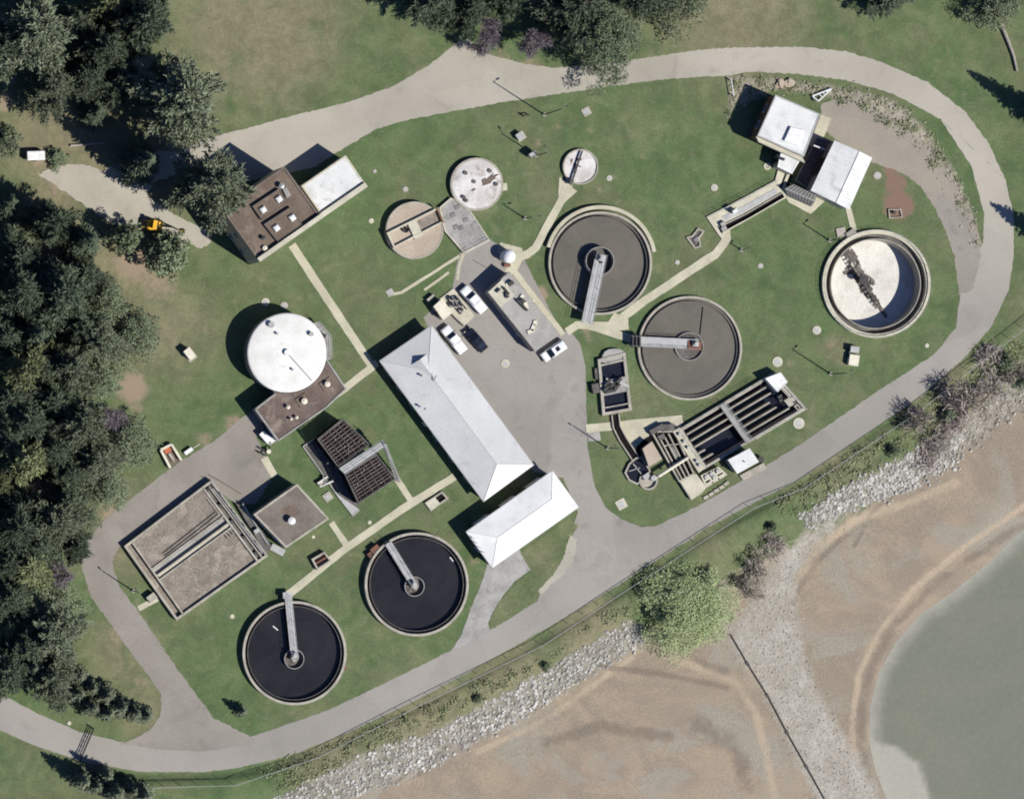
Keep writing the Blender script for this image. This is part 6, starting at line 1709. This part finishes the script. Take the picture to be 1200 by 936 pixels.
for x, y, r_, k, b, lab in ((880, 690, 18, 'brushp', -1.9, 'bare shrub nearest the willow at the top of the pebble spit'), (888, 660, 20, 'brushp', -1.6, 'bare purple shrub right of the willow crown'), (905, 640, 18, 'brush', -1.6, 'bare grey shrub at the upper end of the spit thicket'),
                            (1085, 540, 17, 'brush', -2.0, 'lowest bare shrub among the white riprap'), (1098, 515, 20, 'brush', -1.4, 'bare shrub at the top of the white riprap near the fence'), (1118, 492, 20, 'brush', -1.2, 'bare grey shrub along the fence right of the riprap'),
                            (1140, 470, 22, 'brushp', -1.2, 'bare purple shrub in the middle of the fence thicket'), (1165, 450, 22, 'brush', -1.4, 'bare shrub near the right end of the fence thicket'), (1190, 438, 20, 'brushp', -1.4, 'bare shrub at the right edge of the fence thicket'), (1122, 462, 22, 'brush', -1.0, 'tall bare shrub whose twig shadows fall on the road bend'), (1078, 494, 20, 'brush', -1.0, 'bare shrub beside the fence at the left end of the thicket'), (1160, 418, 18, 'brush', -.6, 'bare shrub pressed against the fence near the right edge')):
    tree(k, x, y, r_, lab, SHZ, 1.9 if 'twig shadows' in lab or 'left end' in lab else .9, b)
for x, y, r_, b, lab in ((1180, 425, 13, -.6, 'green bush in the fence thicket at the right edge'), (1112, 486, 10, -.6, 'small green bush in the fence thicket'), (1048, 528, 9, -.7, 'small dark green bush at the head of the white riprap'), (1200, 446, 14, -1.2, 'green bush on the shore bank at the right edge'), 
                       (640, 780, 7, -.8, 'small green tussock bush above the left riprap, right one'), (560, 818, 7, -.8, 'small green tussock bush above the left riprap, left one'), (905, 618, 7, -.7, 'low green bush on the bank above the spit thicket')):
    tree('bush', x, y, r_, lab, 'bushes on the shore bank', .6, b)

# ------------------------------------------------------------------ riprap and shore stones (nobody could count them)
def stones(name, zones, mat, seed, label, cat):
    rs = np.random.RandomState(seed); V = []; F = []; o = 0
    phi = (1 + 5 ** .5) / 2
    ico = np.array([(-1, phi, 0), (1, phi, 0), (-1, -phi, 0), (1, -phi, 0), (0, -1, phi), (0, 1, phi), (0, -1, -phi), (0, 1, -phi), (phi, 0, -1), (phi, 0, 1), (-phi, 0, -1), (-phi, 0, 1)], float); ico /= np.linalg.norm(ico[0])
    fc = [(0, 11, 5), (0, 5, 1), (0, 1, 7), (0, 7, 10), (0, 10, 11), (1, 5, 9), (5, 11, 4), (11, 10, 2), (10, 7, 6), (7, 1, 8), (3, 9, 4), (3, 4, 2), (3, 2, 6), (3, 6, 8), (3, 8, 9), (4, 9, 5), (2, 4, 11), (6, 2, 10), (8, 6, 7), (9, 8, 1)]
    for poly, n, lo, hi, edge in zones:
        xs = [p[0] for p in poly]; ys = [p[1] for p in poly]
        X = rs.uniform(min(xs) - edge, max(xs) + edge, n); Y = rs.uniform(min(ys) - edge, max(ys) + edge, n)
        sd = sdist(X, Y, poly) + rs.normal(size=n) * edge
        X, Y = X[sd > 0], Y[sd > 0]
        Z = ground_z(X, Y)[0]
        for x, y, z in zip(X, Y, Z):
            q = lo + (hi - lo) * rs.uniform() ** 2.2
            v = ico * rs.uniform(.75, 1.25, (12, 1)) * np.array([q, q * rs.uniform(.6, 1), q * rs.uniform(.5, .8)])
            a = rs.uniform(0, 6.28); R = np.array([[cos(a), -sin(a), 0], [sin(a), cos(a), 0], [0, 0, 1]])
            V.append(v @ R.T + np.array([x, y, z + q * .15])); F += [(i + o, j + o, k + o) for i, j, k in fc]; o += 12
    me = bpy.data.meshes.new(name); me.from_pydata(np.concatenate(V).tolist(), [], F); me.materials.append(M[mat]); me.update()
    ob = bpy.data.objects.new(name, me); col.objects.link(ob)
    ob['kind'] = 'stuff'; ob['label'] = label; ob['category'] = cat
    return ob
def rockmat(name, lo, hi, sc_):
    g = G(name)
    v = g.voro(sc_, out='Color')
    c = g.mix(g.rng(g.noise(sc_ * .6, 2, .5), .3, .7), lo, hi)
    c = g.hsv(c, g.rng(v, 0, 1, .7, 1.2, False))
    g.bump(g.noise(6, 3, .6), .4, .05)
    M[name] = g.done(c, .9, 0, .2)
rockmat('white_rock', (.32, .305, .275), (.48, .465, .43), 1.0)
rockmat('shore_stone', (.28, .255, .215), (.42, .39, .34), 2.0)
stones('riprap', [(RIP1, 10500, .14, .46, .4), (RIP2, 5600, .14, .46, .6)], 'white_rock', 5, 'band of loose white rocks armouring the shore below the fence', 'rocks')
stones('shore_stones', [(PEBBLE, 7000, .05, .20, 1.2), (RIP3, 1500, .12, .4, 1.2)], 'shore_stone', 6, 'scattered small grey stones on the pebble spit and shore bank', 'stones')
rockmat('rubble_stone', (.25, .225, .18), (.37, .335, .275), 1.5)
stones('rubble', [(RUB, 4200, .06, .3, .5)], 'rubble_stone', 7, 'strip of loose rubble between the dirt lane and the loop road', 'rubble')

# weeds and tussocks on the verges and in the rubble
def weeds():
    rs = np.random.RandomState(9); pts = []
    for poly, n in ((RUB, 160), (PL([(300, 900), (480, 835), (640, 765), (730, 705), (738, 722), (690, 745), (600, 800), (480, 860), (330, 925)], -.5), 420), (PL([(900, 590), (1060, 495), (1200, 392), (1200, 420), (1090, 510), (930, 602)], -.5), 300)):
        xs = [p[0] for p in poly]; ys = [p[1] for p in poly]
        X = rs.uniform(min(xs), max(xs), n * 4); Y = rs.uniform(min(ys), max(ys), n * 4)
        ok = sdist(X, Y, poly) > 0; X, Y = X[ok][:n], Y[ok][:n]; Z = ground_z(X, Y)[0]
        for x, y, z in zip(X, Y, Z):
            m = rs.randint(10, 40); q = rs.normal(size=(m, 3)) * np.array([.4, .4, .12]); pts.append(q + np.array([x, y, z + .2]))
    me = leaf_mesh('weeds', np.concatenate(pts), .24, 'weed_leaf', rs, .5, 1.3)
    o = bpy.data.objects.new('weeds', me); col.objects.link(o); o['kind'] = 'stuff'; o['label'] = 'low green weeds scattered over the verge and the rubble strip'; o['category'] = 'weeds'
weeds()

# ------------------------------------------------------------------ camera, sun, sky
cam = bpy.data.cameras.new('camera'); co = bpy.data.objects.new('camera', cam); col.objects.link(co)
co.location = ((NX - 600) * S, (468 - NY) * S, HC)
cam.sensor_width = 36; cam.lens = 36 * (HC / S) / 1200
cam.shift_x = (600 - NX) / 1200; cam.shift_y = (NY - 468) / 1200
cam.clip_start = 1; cam.clip_end = 20000
sc.camera = co
from mathutils import Vector
sun = bpy.data.lights.new('sun', 'SUN'); so = bpy.data.objects.new('sun', sun); col.objects.link(so)
d = Vector((SUN_DX * cos(SUN_EL), SUN_DY * cos(SUN_EL), sin(SUN_EL)))
so.rotation_euler = d.to_track_quat('Z', 'Y').to_euler()
so.location = (0, 0, 100)
sun.energy = 5.0; sun.angle = radians(.5); sun.color = (1.0, .965, .885)
w = bpy.data.worlds.new('World'); sc.world = w; w.use_nodes = True
nt = w.node_tree; bg = nt.nodes['Background']
sky = nt.nodes.new('ShaderNodeTexSky'); sky.sky_type = 'NISHITA'; sky.sun_disc = False
sky.sun_elevation = SUN_EL; sky.sun_rotation = atan2(SUN_DX, SUN_DY)
tint = nt.nodes.new('ShaderNodeMix'); tint.data_type = 'RGBA'; tint.blend_type = 'MULTIPLY'; tint.inputs[0].default_value = 1; tint.inputs[7].default_value = (.58, .83, 1.36, 1)
nt.links.new(sky.outputs[0], tint.inputs[6]); nt.links.new(tint.outputs[2], bg.inputs[0]); bg.inputs[1].default_value = .05
sc.view_settings.view_transform = 'Standard'; sc.view_settings.look = 'None'
sc.view_settings.exposure = .30; sc.view_settings.gamma = 1
sc.render.engine = 'CYCLES'
sc.cycles.filter_width = 1.9
